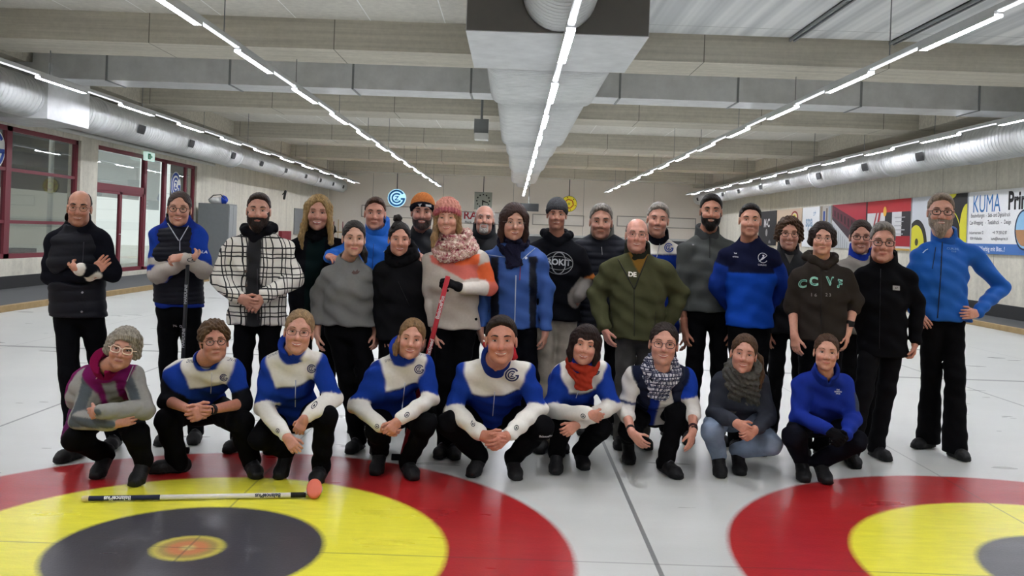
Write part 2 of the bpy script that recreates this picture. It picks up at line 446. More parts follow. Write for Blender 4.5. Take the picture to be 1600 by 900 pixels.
def ice():
    a = N('curling_ice'); v = a.coord('Object')
    sp = a.n('ShaderNodeSeparateXYZ'); a.l(v, sp.inputs[0]); x, y = sp.outputs[0], sp.outputs[1]
    xr = a.math('SUBTRACT', a.math('FLOORED_MODULO', a.math('ADD', x, 1.477+2.215), 4.43), 2.215)
    y1 = a.math('ABSOLUTE', a.math('SUBTRACT', y, 4.23)); y2 = a.math('ABSOLUTE', a.math('SUBTRACT', y, 38.9)); yr = a.math('MINIMUM', y1, y2)
    r = a.math('SQRT', a.math('ADD', a.math('MULTIPLY', xr, xr), a.math('MULTIPLY', yr, yr)))
    edge = a.noise(60, 3, v, .6); r = a.math('ADD', r, a.math('MULTIPLY_ADD', edge, .02, -.01))
    def lt(o, t): return a.math('LESS_THAN', o, t)
    n1 = a.noise(.9, 5, v, .6); n2 = a.noise(1.0, 3, a.coord('Object', (1.2, 4, 1)), .5); fine = a.noise(160, 2, v)
    icec = a.mix(n1, hexc('aeb0ac'), hexc('c8c9c4')); icec = a.mix(.2, icec, a.ramp(n2, [(.25, hexc('b8bbb8')), (.75, hexc('e8e9e5'))]))
    c = icec
    wear = a.ramp(a.noise(1.0, 5, a.coord('Object', (5, 22, 1)), .7), [(.3, .82), (.7, 1.0)])
    def ringc(c, rad, h, h2):
        col = a.mix(fine, hexc(h), hexc(h2)); col = a.mix(1.0, col, wear, 'MULTIPLY'); fd = a.math('MULTIPLY_ADD', r, -28.0, rad*28.0+.5); fd.node.use_clamp = True; return a.mix(fd, c, col)
    c = ringc(c, 1.829, '9c1d20', 'b0282a'); c = ringc(c, 1.219, 'e2da35', 'f0e94c'); c = ringc(c, .63, '302f35', '4e4d52')
    c = ringc(c, .165, 'd9cf5a', 'c8bf50'); c = ringc(c, .14, '8a7a45', 'b59a58'); c = ringc(c, .095, 'b96a45', 'cf8a5c'); c = ringc(c, .03, 'c8c070', 'd8d088')
    ax = a.math('ABSOLUTE', xr)
    thin = a.math('MAXIMUM', lt(ax, .006), lt(yr, .006))
    c = a.mix(a.math('MULTIPLY', thin, .45), c, hexc('3a3d40'))
    div = a.math('GREATER_THAN', ax, 2.203)
    hog = lt(a.math('MINIMUM', a.math('ABSOLUTE', a.math('SUBTRACT', y, 10.66)), a.math('ABSOLUTE', a.math('SUBTRACT', y, 32.5))), .05)
    c = a.mix(a.math('MULTIPLY', a.math('MAXIMUM', div, hog), .7), c, hexc('33373a'))
    a.l(c, a.p.inputs['Base Color'])
    a.l(a.ramp(n2, [(.3, .27), (.7, .34)]), a.p.inputs['Roughness']); a.p.inputs['Specular IOR Level'].default_value = .45
    a.bump(a.noise(70, 2, v), .12, .006)
    return a.m
M['ice'] = ice()
M['wine'] = plain('wine_red_metal', '6e1a2c', .45); M['steelgrey'] = plain('grey_steel', '7b7f80', .45)
M['darkgrey'] = plain('dark_rubber', '232425', .8); M['pale'] = plain('pale_pipe', 'c9cac6', .5)
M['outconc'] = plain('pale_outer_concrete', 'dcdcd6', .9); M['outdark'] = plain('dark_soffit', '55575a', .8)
M['timber'] = concrete('kickboard_timber', 'a8906a', .2, 'y', 0); M['floorgrey'] = plain('walkway_rubber', '4a4c4d', .85)
M['lampshell'] = plain('lamp_housing', 'c6c8c8', .4, .2)
M['dimlamp'] = emit('dimmed_lamp_diffuser', 'f4f6ff', 1.1)
M['lamp'] = emit('lamp_diffuser', 'f4f6ff', LAMP)
def blind_mat():
    a = N('blind_fabric'); t = a.n('ShaderNodeBsdfTranslucent'); t.inputs[0].default_value = (.85, .87, .88, 1); d = a.n('ShaderNodeBsdfDiffuse'); d.inputs[0].default_value = (.8, .82, .83, 1)
    sp = a.n('ShaderNodeSeparateXYZ'); a.l(a.coord('Object'), sp.inputs[0]); w = a.math('LESS_THAN', a.math('FRACT', a.math('MULTIPLY', sp.outputs[2], 20)), .15)
    x = a.n('ShaderNodeMixShader'); x.inputs[0].default_value = .5
    a.l(t.outputs[0], x.inputs[1]); a.l(d.outputs[0], x.inputs[2]); tr = a.n('ShaderNodeBsdfTransparent'); x2 = a.n('ShaderNodeMixShader'); x2.inputs[0].default_value = .45; a.l(x.outputs[0], x2.inputs[1]); a.l(tr.outputs[0], x2.inputs[2]); a.l(x2.outputs[0], a.t.nodes['Material Output'].inputs[0]); a.l(a.mix(w, (.82, .84, .85), (.6, .62, .63)), d.inputs[0]); return a.m
M['blind'] = blind_mat()
def glass(name, t=.85, tint='ffffff', rough=.02):
    a = N(name); tr = a.n('ShaderNodeBsdfTransparent'); tr.inputs[0].default_value = (*hexc(tint), 1); g = a.n('ShaderNodeBsdfGlossy'); g.inputs['Roughness'].default_value = rough
    x = a.n('ShaderNodeMixShader'); x.inputs[0].default_value = 1-t
    a.l(tr.outputs[0], x.inputs[1]); a.l(g.outputs[0], x.inputs[2]); a.l(x.outputs[0], a.t.nodes['Material Output'].inputs[0]); return a.m
M['glass'] = glass('window_glass', .86, 'e4eae9')
def structure(mb, name, mat, **kw):
    o = mb.build(name, mat, **kw); o['kind'] = 'structure'; return o

# ------------------------------------------------------------------ shell
m = MB(); m.box((-8.12, -6, -.3), (9.6, YB, 0)); structure(m, 'floor', M['ice'])
m = MB(); m.box((-8.12, 7.0, -.3), (-8.12, 7.0, -.3))
m = MB(); m.box((XL-.3, -6, -.3), (-8.22, YB, .04)); o = m.build('rubber_walkway', M['floorgrey']); o['kind'] = 'structure'
m = MB(); m.box((9.7, -6, -.3), (XR+.3, YB, .04)); o = m.build('rubber_walkway', M['floorgrey']); o['kind'] = 'structure'
for x0, x1 in ((-8.22, -8.12), (9.6, 9.7)):
    m = MB(); m.box((x0, -6, -.02), (x1, YB, .1)); o = m.build('trim_1' if x0 < 0 else 'trim_2', M['timber']); o['kind'] = 'structure'
m = MB(); m.box((XL-.3, -6, ZC), (XR+.3, YB+.3, ZC+.3)); structure(m, 'ceiling', M['slab'])
m = MB(); m.box((XL-.3, YB, -.3), (XR+.3, YB+.3, ZC)); structure(m, 'wall_back', M['paintwall'])
m = MB(); m.box((XR, -6, -.3), (XR+.3, YB, ZC)); structure(m, 'wall_right', M['conc_wall'])
m = MB()
WA, WB, DA, DB, ZT = 12.0, 21.7, 22.6, 29.7, 3.44
m.box((XL-.3, -6, -.3), (XL, WA, ZC)); m.box((XL-.3, WA, -.3), (XL, WB, .66)); m.box((XL-.3, WA, ZT), (XL, WB, ZC))
m.box((XL-.3, WB, -.3), (XL, DA, ZC)); m.box((XL-.3, DA, -.3), (XL, DB, .16)); m.box((XL-.3, DA, ZT), (XL, DB, ZC)); m.box((XL-.3, DB, -.3), (XL, YB, ZC))
structure(m, 'wall_left', M['conc_wall'])
m = MB(); m.box((XL, -6, .04), (XL+.03, DA, .3)); o = structure(m, 'baseboard_left', M['darkgrey'])
m = MB(); m.box((XR-.03, -6, .04), (XR, YB, .34)); structure(m, 'baseboard_right', M['darkgrey'])
m = MB(); m.box((XL-.3, -6.3, -.3), (XR+.3, -6, ZC)); structure(m, 'wall_front', concrete('rear_concrete', 'a8a498', .2))
# concrete beams across the hall, and the edge beams along both sides
for k, y in enumerate((7.3, 15.0, 22.7, 30.2, 38.0, 46.0)):
    m = MB(); m.box((XL, y, 4.53), (XR, y+1.25, ZC)); o = m.build('ceiling_beam', M['conc_beam']); o['kind'] = 'structure'
for x0, x1 in ((XL, XL+1.0), (XR-1.0, XR)):
    for y0, y1 in ((8.55, 15.0), (16.25, 22.7), (23.95, 30.2), (31.45, 38.0), (39.25, 46.0), (47.25, YB)):
        m = MB(); m.box((x0, y0, 4.55), (x1, y1, ZC)); o = m.build('ceiling_beam', M['conc_beam']); o['kind'] = 'structure'
def striped():
    a = N('pale_trough_panel'); sp = a.n('ShaderNodeSeparateXYZ'); a.l(a.coord('Object'), sp.inputs[0])
    w = a.noise(1.0, 2, a.coord('Object', (3.2, .02, 1)), .7); c = a.ramp(w, [(.35, hexc('c2c6c8')), (.5, hexc('dfe2e3')), (.62, hexc('f2f4f4'))])
    j = a.math('LESS_THAN', a.math('FRACT', a.math('MULTIPLY', sp.outputs[1], .42)), .006); a.l(a.mix(j, c, hexc('8a8c8c')), a.p.inputs['Base Color'])
    a.p.inputs['Roughness'].default_value = .5; return a.m
m = MB(); m.box((1.65, 8.7, 4.96), (10.1, 14.85, 5.0)); o = m.build('ceiling_panel', striped()); tag(o, 'pale striped metal panel under the ceiling in the nearest right bay', 'panel')
for x, lab in ((4.54, 'dark steel channel on the pale ceiling panel, nearer the central duct'), (6.2, 'dark steel channel on the pale ceiling panel, nearer the right wall')):
    m = MB(); m.box((x-.05, 8.7, 4.9), (x-.02, 14.9, 4.96)); m.box((x+.02, 8.7, 4.9), (x+.05, 14.9, 4.96)); m.box((x-.05, 8.7, 4.94), (x+.05, 14.9, 4.96)); o = m.build('steel_channel', M['steelgrey']); tag(o, lab, 'rail')
# ------------------------------------------------------------------ outside the left windows
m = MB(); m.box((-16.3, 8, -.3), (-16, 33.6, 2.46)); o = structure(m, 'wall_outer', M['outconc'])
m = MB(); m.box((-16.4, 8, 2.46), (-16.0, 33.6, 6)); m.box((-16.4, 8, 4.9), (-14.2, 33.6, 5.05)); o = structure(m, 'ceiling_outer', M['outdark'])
m = MB(); m.box((-26, 6, -.35), (XL-.3, 60, -.05)); o = structure(m, 'floor_outer', M['outconc'])
m = MB(); m.box((-15.0, 14, -.05), (-14.3, 27.0, .62)); o = m.build('low_bench', M['darkgrey']); tag(o, 'long dark low bench outside behind the left windows', 'bench')

# ------------------------------------------------------------------ windows and doors in the left wall
def frame(m, y0, y1, z0, z1, w=.09, x=XL-.12, d=.1):
    m.box((x-d/2, y0, z0), (x+d/2, y0+w, z1)); m.box((x-d/2, y1-w, z0), (x+d/2, y1, z1)); m.box((x-d/2, y0, z0), (x+d/2, y1, z0+w)); m.box((x-d/2, y0, z1-w), (x+d/2, y1, z1))
ycut = [WA, 15.2, 18.75, 21.7]
for i in range(3):
    y0, y1 = ycut[i], ycut[i+1]
    m = MB(); frame(m, y0, y1, .66, ZT, .1)
    for z in (1.4, 2.5): m.box((XL-.16, y0, z), (XL-.08, y1, z+.07))
    w = structure(m, 'window_%d' % (i+1), M['wine'])
    m = MB(); m.box((XL-.13, y0+.1, .76), (XL-.12, y1-.1, ZT-.1)); g = m.build('glass_pane', M['glass'], w)
    m = MB(); yp = (y0+y1)/2; m.tube([(XL-.45, yp-.5 if i < 2 else y1-.5, .0), (XL-.45, yp-.5 if i < 2 else y1-.5, 3.9)], .03 if i < 2 else .06, 10)
    p = m.build('rain_pipe', M['pale'], smooth=True); tag(p, ['pale rain pipe outside the nearest left window', 'pale rain pipe outside the second left window', 'thick pale rain pipe outside the left window beside the pillar'][i], 'pipe')
# door bay: door pair with transom, tall side light, dark window
m = MB(); frame(m, DA, 25.75, .16, ZT, .1); m.box((XL-.17, DA, 2.32), (XL-.07, 25.75, 2.5))
d1 = structure(m, 'door_1', M['wine'])
for y0, y1 in ((DA+.1, 24.2), (24.2, 25.65)):
    m = MB(); frame(m, y0, y1, .2, 2.32, .07, XL-.12, .07); lf = m.build('door_leaf', M['wine'], d1)
    m = MB(); m.box((XL-.125, y0+.07, .27), (XL-.12, y1-.07, 2.25)); m.build('glass_pane', M['glass'], lf)
m = MB(); m.tube([(XL-.05, 24.12, 1.18), (XL-.02, 24.12, 1.18), (XL-.02, 24.0, 1.18)], .012, 8); m.build('door_handle', M['pale'], d1)
m = MB(); m.box((XL-.13, DA+.1, 2.5), (XL-.12, 25.65, ZT-.1)); m.build('glass_pane', M['glass'], d1)
m = MB(); m.box((XL-.24, DA+.1, 2.15), (XL-.21, 25.65, ZT-.1)); o = m.build('roller_blind', M['blind']); tag(o, 'grey roller blind half lowered behind the double door', 'blind', 'window blinds')
m = MB(); frame(m, 25.75, 27.2, .16, ZT, .08); w = structure(m, 'window_4', M['wine'])
m = MB(); m.box((XL-.13, 25.83, .24), (XL-.12, 27.12, ZT-.08)); m.build('glass_pane', M['glass'], w)
m = MB(); m.box((XL-.24, 25.83, 1.9), (XL-.21, 27.12, ZT-.08)); o = m.build('roller_blind', M['blind']); tag(o, 'grey roller blind lowered in the tall side light right of the door', 'blind', 'window blinds')
m = MB(); frame(m, 27.2, DB, .16, ZT, .1); m.box((XL-.16, 28.9, .2), (XL-.08, 29.0, ZT)); w = structure(m, 'window_5', M['wine'])
m = MB(); m.box((XL-.13, 27.3, .24), (XL-.12, DB-.1, ZT-.1)); m.build('glass_pane', M['glass'], w)
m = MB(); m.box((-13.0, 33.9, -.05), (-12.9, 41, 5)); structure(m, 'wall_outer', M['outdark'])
# emblem stickers on the panes
def flat_sign(items, name, fr, parent=None, thick=.004, mat='print'):
    "items: list of ((V,F), colour); fr maps (a,b,depth)->xyz"
    m = MB()
    for k, (it, c) in enumerate(items):
        V, Fc = it; dz = .002 + .0015*k
        m.add([fr(a, b, dz) for a, b in V], Fc, c)
    return m.build(name, M[mat] if isinstance(mat, str) else mat, parent)
BLUE, WHITE = hexc('23489a'), hexc('e6e8e6')
for yc, zc, r, lab in ((18.25, 2.92, .42, 'round blue and white emblem sticker on the left window pane nearest the picture edge'), (28.15, 2.72, .42, 'round blue and white emblem sticker on the far left window beside the door')):
    fr = lambda a, b, d, yc=yc, zc=zc, r=r: (XL-.115+d, yc + a*r*1.0, zc + b*r)
    o = flat_sign([(ring2d(0, 1, n=48), WHITE), (gc_emblem(), BLUE)], 'emblem_sticker', fr); tag(o, lab, 'sticker')
# pipes over the windows
for x, z, r in ((XL+.25, 3.56, .05), (XL+.14, 3.64, .03)):
    m = MB(); m.tube([(x, -6, z), (x, 30.6, z)], r, 10)
    for y in np.arange(13, 30, 2.3):
        m.tube([(x, y, z), (XL+.03, y, z+.05)], .02, 6)
    o = m.build('pipe', M['pale'], smooth=True); tag(o, 'thicker grey service pipe running above the left windows' if r > .04 else 'thin grey service pipe running above the left windows', 'pipe')
m = MB(); m.box((XL+.02, 25.3, 3.28), (XL+.1, 25.9, 3.52)); o = m.build('exit_sign', emit('exit_sign_face', 'c8e6dc', .7)); tag(o, 'small pale green exit sign above the red framed door', 'sign')
fr = lambda a, b, d: (XL+.1+d, 25.6+a*.2, 3.4+b*.2)
flat_sign([(rect2d(-.9, -.4, .1, .4), hexc('3f9a78')), (rect2d(-.55, -.3, -.3, .2), hexc('f0f4f0')), (poly2d([(.2, -.25), (.75, 0), (.2, .25)]), hexc('3f9a78'))], 'exit_symbol', fr, o)

# ------------------------------------------------------------------ ducts
def duct_y(name, x, z, r, y0, y1, mat, seg=.0):
    m = MB(); m.tube([(x, y, z) for y in np.linspace(y0, y1, 40)], r, 28); return m
def dark_vents(root, x, z, r, ys, ang):
    for y in ys:
        m = MB(); a0, a1 = ang-.28, ang+.28
        V = []
        for a in np.linspace(a0, a1, 5):
            for dy in (-.22, .22): V.append((x+(r+.012)*math.cos(a), y+dy, z+(r+.012)*math.sin(a)))
        m.add(V, [(2*i, 2*i+1, 2*i+3, 2*i+2) for i in range(4)]); m.build('air_outlet', M['darkgrey'], root)
for side, x, lab in ((1, -9.5, 'left'), (-1, 10.25, 'right')):
    z = 3.88; r1, r2, ysp = .40, .33, 30.0
    root = empty('spiral_duct', (x, 18, z-r1), 'big ribbed silver air duct along the %s wall with dark outlets' % lab, 'duct', 'round wall ducts')
    m = duct_y('a', x, z, r1, -6, ysp, None); m.build('thick_pipe', M['galvrib'], root, loc=(x, 18, z-r1), smooth=True).location = (0, 0, 0)
    m = duct_y('a', x, z, r2, ysp, 49.5, None); m.build('thin_pipe', M['galvrib'], root, loc=(x, 18, z-r1), smooth=True).location = (0, 0, 0)
    for y, r in ((24.2, r1), (ysp, r1), (36, r2), (42, r2), (20, r1)):
        m = MB(); m.tube([(x, y-.05, z), (x, y+.05, z)], r+.025, 28); m.build('flange', M['galv'], root, loc=(x, 18, z-r1), smooth=True)
    ang = (-.5 if side > 0 else PI+.5)+.25*side
    for y in (21.8, 25.2, 29.0, 32.5, 36, 39.5, 42.5, 45.5, 48.2):
        rr = r1 if y < ysp else r2; m = MB(); V = []
        for a in np.linspace(ang-.25, ang+.25, 5):
            for dy in (-.2, .2): V.append((x+(rr+.03)*math.cos(a), y+dy, z+(rr+.03)*math.sin(a)))
        m.add(V, [(2*i, 2*i+1, 2*i+3, 2*i+2) for i in range(4)]); m.build('air_outlet', M['darkgrey'], root, loc=(x, 18, z-r1)).location = (0, 0, 0)
def boxduct(name, a, b, lab, seams=(), mat='galv', axis=0):
    a = np.array(a, float); b = np.array(b, float); loc = ((a[0]+b[0])/2, (a[1]+b[1])/2, a[2])
    root = empty(name, loc, lab, 'duct')
    m = MB(); m.box(a, b); m.build('duct_body', M[mat], root, loc=loc).location = (0, 0, 0)
    if seams:
        for s in seams:
            m = MB(); p0, p1 = a-.015, b+.015; p0[axis] = s-.02; p1[axis] = s+.02; m.box(p0, p1)
            m.build('flange', M['steelgrey'], root, loc=loc)
    return root
boxduct('cross_duct', (-9.45, 17.45, 4.27), (-.2, 18.3, 5.0), 'rectangular silver duct crossing the ceiling left of the central duct', [-8.0, -5.6, -3.2, -.9])
boxduct('cross_duct', (1.1, 17.45, 4.27), (10.15, 18.3, 5.0), 'rectangular silver duct crossing the ceiling right of the central duct', [2.0, 4.3, 6.7, 9.0])
boxduct('duct_box', (-10.35, 17.3, 3.46), (-9.05, 19.0, 4.54), 'tall metal junction box on the left wall duct')
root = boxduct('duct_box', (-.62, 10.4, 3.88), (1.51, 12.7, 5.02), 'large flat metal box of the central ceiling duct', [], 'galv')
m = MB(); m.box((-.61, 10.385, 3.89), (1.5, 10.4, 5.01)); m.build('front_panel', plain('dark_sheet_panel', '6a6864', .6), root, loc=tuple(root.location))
def stadium(cx, cz, w, h, y, n=10):
    r = h/2; pts = []
    for k in range(n+1): a = -PI/2+PI*k/n; pts.append((cx+w/2-r+r*math.cos(a), y, cz+r*math.sin(a)))
    for k in range(n+1): a = PI/2+PI*k/n; pts.append((cx-w/2+r+r*math.cos(a), y, cz+r*math.sin(a)))
    return pts
def stadium(cx, cz, w, h, y, n=6, r=.2):
    pts = []
    for (sx, sz, a0) in ((1, -1, -90), (1, 1, 0), (-1, 1, 90), (-1, -1, 180)):
        for k in range(n+1): a = math.radians(a0+90*k/n); pts.append((cx+sx*(w/2-r)+r*math.cos(a), y, cz+sz*(h/2-r)+r*math.sin(a)))
    return pts
root = empty('central_duct', (.46, 12.7, 3.88), 'long ribbed flat oval duct tapering down the middle of the ceiling', 'duct')
for (y0, y1, w, h) in ((12.7, 16.2, 1.86, .62), (16.2, 23.6, 1.66, .6), (23.6, 27, 1.44, .57), (27, 33, 1.32, .55), (33, 41, 1.18, .5), (41, 44.5, .72, .5)):
    m = MB(); rings = [stadium(.46, 3.89+h/2, w, h, y) for y in np.linspace(y0, y1, 6)]; n = len(rings[0])
    V = [p for r in rings for p in r]; Fc = [(i*n+k, (i+1)*n+k, (i+1)*n+(k+1) % n, i*n+(k+1) % n) for i in range(5) for k in range(n)]
    Fc += [tuple(range(n)), tuple(range(5*n, 6*n))]
    m.add(V, Fc); m.build('duct_segment', M['galvrib'], root, loc=(.46, 12.7, 3.88), smooth=True).location = (0, 0, 0)
m = MB(); m.tube([(.46, y, 4.33) for y in (8.6, 9.5, 10.4)], .43, 32); m.build('inlet_pipe', M['galvrib'], root, loc=(.46, 12.7, 3.88), smooth=True).location = (0, 0, 0)

# ------------------------------------------------------------------ strip lights
rows = [(-8.35, 4.03, 'far left'), (-3.95, 4.03, 'left of the central duct'), (.52, 3.66, 'under the central duct'), (4.97, 4.03, 'right of the central duct'), (9.35, 4.03, 'beside the right wall duct')]
rng = {0: 'outermost left row', 1: 'row left of the central duct', 2: 'row under the central duct', 3: 'row right of the central duct', 4: 'outermost right row'}
proto = None
for ri, (x, z, lab) in enumerate(rows):
    m = MB(); yend = 48.2
    m.box((x-.04, -5.5, z), (x+.04, yend, z+.06))
    rl = m.build('light_rail', M['lampshell']); tag(rl, 'slim pale lighting track carrying the %s of strip lights' % rng[ri], 'track')
    for y in np.arange(-4, 48, 4.0):
        m = MB(); m.box((x-.006, y-.006, z+.05), (x+.006, y+.006, (3.9 if ri == 2 and y > 5 else 5.03))); m.build('hanger', M['steelgrey'], rl)
    for k in range(16):
        y = -4.2+3.3*k+.3*(ri % 2)
        if y+1.7 > yend: continue
        if proto is None:
            proto = empty('strip_light', (0, 0, 0))
            mm = MB(); mm.box((-.05, 0, -.03), (.05, 1.75, 0)); mm.box((-.05, 0, -.06), (-.044, 1.75, -.03)); mm.box((.044, 0, -.06), (.05, 1.75, -.03)); mm.build('housing', M['lampshell'], proto)
            mm = MB(); mm.box((-.043, .02, -.056), (.043, 1.73, -.031)); mm.build('diffuser', M['lamp'], proto)
            mm = MB(); mm.box((-.028, 1.76, -.012), (.028, 3.28, 0)); mm.build('dim_diffuser', M['dimlamp'], proto)
            r = proto
        else:
            r = proto.copy(); COL.objects.link(r)
            for ch in list(proto.children): c = ch.copy(); COL.objects.link(c); c.parent = r
        r.location = (x, y, z)
        ordn = ['behind the camera' if y < 3 else None][0]
        n = k - 1
        names = ['nearest', 'second', 'third', 'fourth', 'fifth', 'sixth', 'seventh', 'eighth', 'ninth', 'tenth', 'eleventh', 'twelfth', 'thirteenth', 'fourteenth', 'fifteenth', 'sixteenth']
        tag(r, 'glowing white strip light, %s from the front in the %s' % (names[k], rng[ri]), 'lamp', 'ceiling strip lights')

# ------------------------------------------------------------------ things on the back wall and below the ceiling
def on_back(cx, cz):
    return lambda a, b, d: (cx+a, YB-.06-d, cz+b)
def wallsign(name, px, py, r, items, lab, cat, Y=YB-.1, back='e8eef2', rod=True, sq=False, mat='print', face=None):
    p = P(px, py, Y); root = empty(name, p, lab, cat)
    m = MB()
    if sq: m.box((-r, -.04, -r), (r, .06, r), hexc(back))
    else: m.tube([(0, .06, 0), (0, -.04, 0)], r, 40, hexc(back))
    m.build('sign_body', face or M['print'], root)
    fr = lambda a, b, d: (a*r, -.045-d, b*r)
    flat_sign(items, 'emblem', fr, root, mat=mat)
    if rod:
        m = MB(); m.cyl((0, 0, r), (0, 0, 4.53+ (ZC-4.53)-p[2]), .02, 8); m.build('hanging_rod', M['darkgrey'], root)
    return root
wallsign('emblem_sign', 620, 309.5, .47, [(gc_emblem(), hexc('2a6ea8'))], 'round lit blue and white emblem sign hanging at the back wall', 'sign', Y=46.8, face=emit('lit_sign_face', 'a8dcf4', 1.0))
clk = [(rect2d(-.95, -.95, .95, .95), hexc('8c9087'))]
for k in range(12):
    clk.append((xf2d(ring2d(0, .09, n=10), 1, .72*math.sin(k*PI/6), .72*math.cos(k*PI/6)), hexc('1c1e1e')))
clk += [(poly2d([(-.1, .08), (-.06, -.1), (.55, -.26), (.58, -.16)]), hexc('101010')), (poly2d([(-.12, .1), (.02, .1), (.0, -.5), (-.12, -.5)]), hexc('101010'))]
wallsign('wall_clock', 755, 314, .46, clk, 'square grey wall clock with black hands hanging at the back', 'clock', Y=46.8, back='8c9087', sq=True)
yel = [(ring2d(0, .95, n=40), hexc('f0dc3c'))]
for k in range(6):
    a = k*60+15
    yel.append((xf2d(rect2d(-.28, -.07, .28, .07), 1, .5*math.cos(math.radians(a)), .5*math.sin(math.radians(a)), math.radians(a+90)), hexc('b8601e')))
    yel.append((xf2d(ring2d(0, .07, n=8), 1, .8*math.cos(math.radians(a+30)), .8*math.sin(math.radians(a+30))), hexc('202010')))
yel.append((ring2d(.05, .14, n=16), hexc('8a9a3a')))
wallsign('round_sign', 889, 318.5, .42, yel, 'round yellow sign with red and black marks hanging at the back', 'sign', Y=46.8, back='3a3a20', face=M['print'])
p = P(826, 324, 46.8); m = MB(); m.box((-.52, -.1, -.2), (.52, .1, .2)); root = empty('loudspeaker', p, 'black box loudspeaker hanging before the back wall', 'loudspeaker'); m.build('speaker_body', M['darkgrey'], root)
m = MB(); m.cyl((0, 0, .2), (0, 0, ZC-p[2]), .02, 8); m.build('hanging_rod', M['steelgrey'], root)
# projector box hanging left of the central duct
p = P(752, 205, 21.5); root = empty('projector', p, 'small grey and white projector box hanging below a concrete beam', 'projector')
m = MB(); m.box((-.17, -.12, -.06), (.17, .12, .28)); m.build('mount_box', M['steelgrey'], root)
m = MB(); m.box((-.15, -.25, -.22), (.17, .15, -.07)); m.build('projector_body', plain('white_plastic', 'dcdcd8', .5), root)
m = MB(); m.cyl((0, 0, .28), (0, 0, ZC-p[2]), .03, 8); m.build('ceiling_mount', M['steelgrey'], root)
# framed panel boards and the sponsor board on the back wall
def backboard(x0p, y0p, x1p, y1p, lab, items=(), frm='a8a298', fc='efe8de'):
    a, b = P(x0p, y0p, YB-.06), P(x1p, y1p, YB-.06); w, h = abs(b[0]-a[0])/2, abs(a[2]-b[2])/2
    c = (a+b)/2; root = empty('wall_board', c, lab, 'board', 'boards on the back wall')
    m = MB(); m.box((-w, 0, -h), (w, .05, h), hexc(fc)); m.build('panel', M['print'], root)
    m = MB()
    for q in (((-w, -.03, -h), (w, .0, -h+.05)), ((-w, -.03, h-.05), (w, 0, h)), ((-w, -.03, -h), (-w+.05, 0, h)), ((w-.05, -.03, -h), (w, 0, h))): m.box(*q, hexc(frm))
    m.build('frame', M['print'], root)
    for it, col in items:
        flat_sign([(it, col)], 'lettering', lambda a, b, d: (a, -.005-d, b), root)
backboard(565, 320, 716, 344, 'long blank framed board on the back wall under the blue emblem sign')
RED = hexc('a8323a')
backboard(719, 330, 800, 352, 'white sponsor board with red lettering on the back wall', [(xf2d(text2d('RA', .02), .62, -.9, .12), RED), (xf2d(text2d('E', .02), .62, .95, .12), RED), (xf2d(text2d('Bank', .01), .2, -1.0, -.26), hexc('404040'))], fc='e4e2de')
backboard(832, 334, 912, 354, 'short blank framed board on the back wall right of the loudspeaker')
backboard(964, 337, 1087, 358, 'long blank framed board on the back wall behind the right half of the group')
m = MB(); a, b = P(560, 369, YB-.2), P(1127, 372, YB-.2); m.box((-9.0, YB-.22, 1.05), (10.2, YB-.12, 1.50)); o = m.build('wall_panelling', plain('dark_window_band', '3c3f44', .3)); o['kind'] = 'structure'
m = MB(); m.box((-9.2, YB-.2, 1.5), (10.4, YB-.05, 1.62)); o = m.build('trim_3', M['pale']); o['kind'] = 'structure'

# left wall furniture
p = np.array([-9.75, 29.6, .04]); root = empty('locker', p, 'tall grey steel locker against the left concrete wall', 'cabinet')
m = MB(); m.box((-.55, -.25, 0), (.45, .6, 2.18)); m.build('cabinet_body', M['steelgrey'], root)
m = MB(); m.box((.45, -.22, .05), (.47, .17, 2.13)); m.box((.45, .19, .05), (.47, .57, 2.13)); m.build('cabinet_door', plain('locker_door', '8d9192', .4), root)
p = p+np.array([0, 0, 2.18]); root = empty('sports_bag', p+[0, .1, 0], 'white and blue sports bag lying on the grey locker', 'bag')
s = SDF(.05); s.ell((-.1, 0, .1), (.24, .2, .12)); s.ell((.14, 0, .13), (.15, .16, .15)); V, Fq = s.disp(folds(.01, 20)).mesh(.02)
c = np.where((V[:, 0:1] > .12) & (V[:, 0:1] < .3), hexc('24409a')[None], hexc('d8d8d4')[None]); link_mesh('bag_body', V, Fq, M['shell'], root, c)
m = MB(); m.tube([(-.3, -.1, .12), (-.15, -.12, .27), (.1, -.12, .3), (.24, -.1, .16)], .018, 6); m.build('strap', M['darkgrey'], root)
root = empty('wall_camera', (XL+.05, 40.6, 3.0), 'small dark camera on a bracket on the left wall', 'camera')
m = MB(); m.tube([(0, 0, 0), (.3, -.7, .12), (.35, -.9, .1)], .025, 6); m.build('bracket', M['darkgrey'], root)
s = SDF(.02); s.cap((.35, -.9, .1), (.33, -1.0, -.22), .06, .05); V, Fq = s.mesh(.02); link_mesh('camera_head', V, Fq, M['darkgrey'], root)
m = MB(); m.box((XL, 43.0, 1.2), (XL+.06, 45.0, 2.45)); o = m.build('wall_cabinet', M['steelgrey']); tag(o, 'grey framed panel on the far left concrete wall', 'panel')
root = empty('broom_rack', (-8.9, 44.0, .04), 'wooden rack with upright broom handles by the far left corner', 'rack')
m = MB(); m.box((-.4, -.2, 0), (.7, .2, .5)); m.build('rack_frame', M['timber'], root); m = MB(); m.box((-.4, -.02, 1.3), (.7, .02, 1.36)); m.build('rack_rail', M['timber'], root)
for k in range(5): m = MB(); m.cyl((-.3+.22*k, 0, .5), (-.3+.22*k, 0, 1.85+.1*(k % 2)), .022, 8); m.build('broom_handle', M['timber'] if k % 2 else M['wine'], root)
m = MB(); m.box((-9.9, 38, .04), (-9.2, 39.6, .9)); m.box((-9.9, 38, .9), (-9.75, 39.6, 1.35)); o = m.build('seat_bench', plain('red_upholstery', '7c1c28', .7)); tag(o, 'dark red bench by the left wall behind the standing women', 'bench')

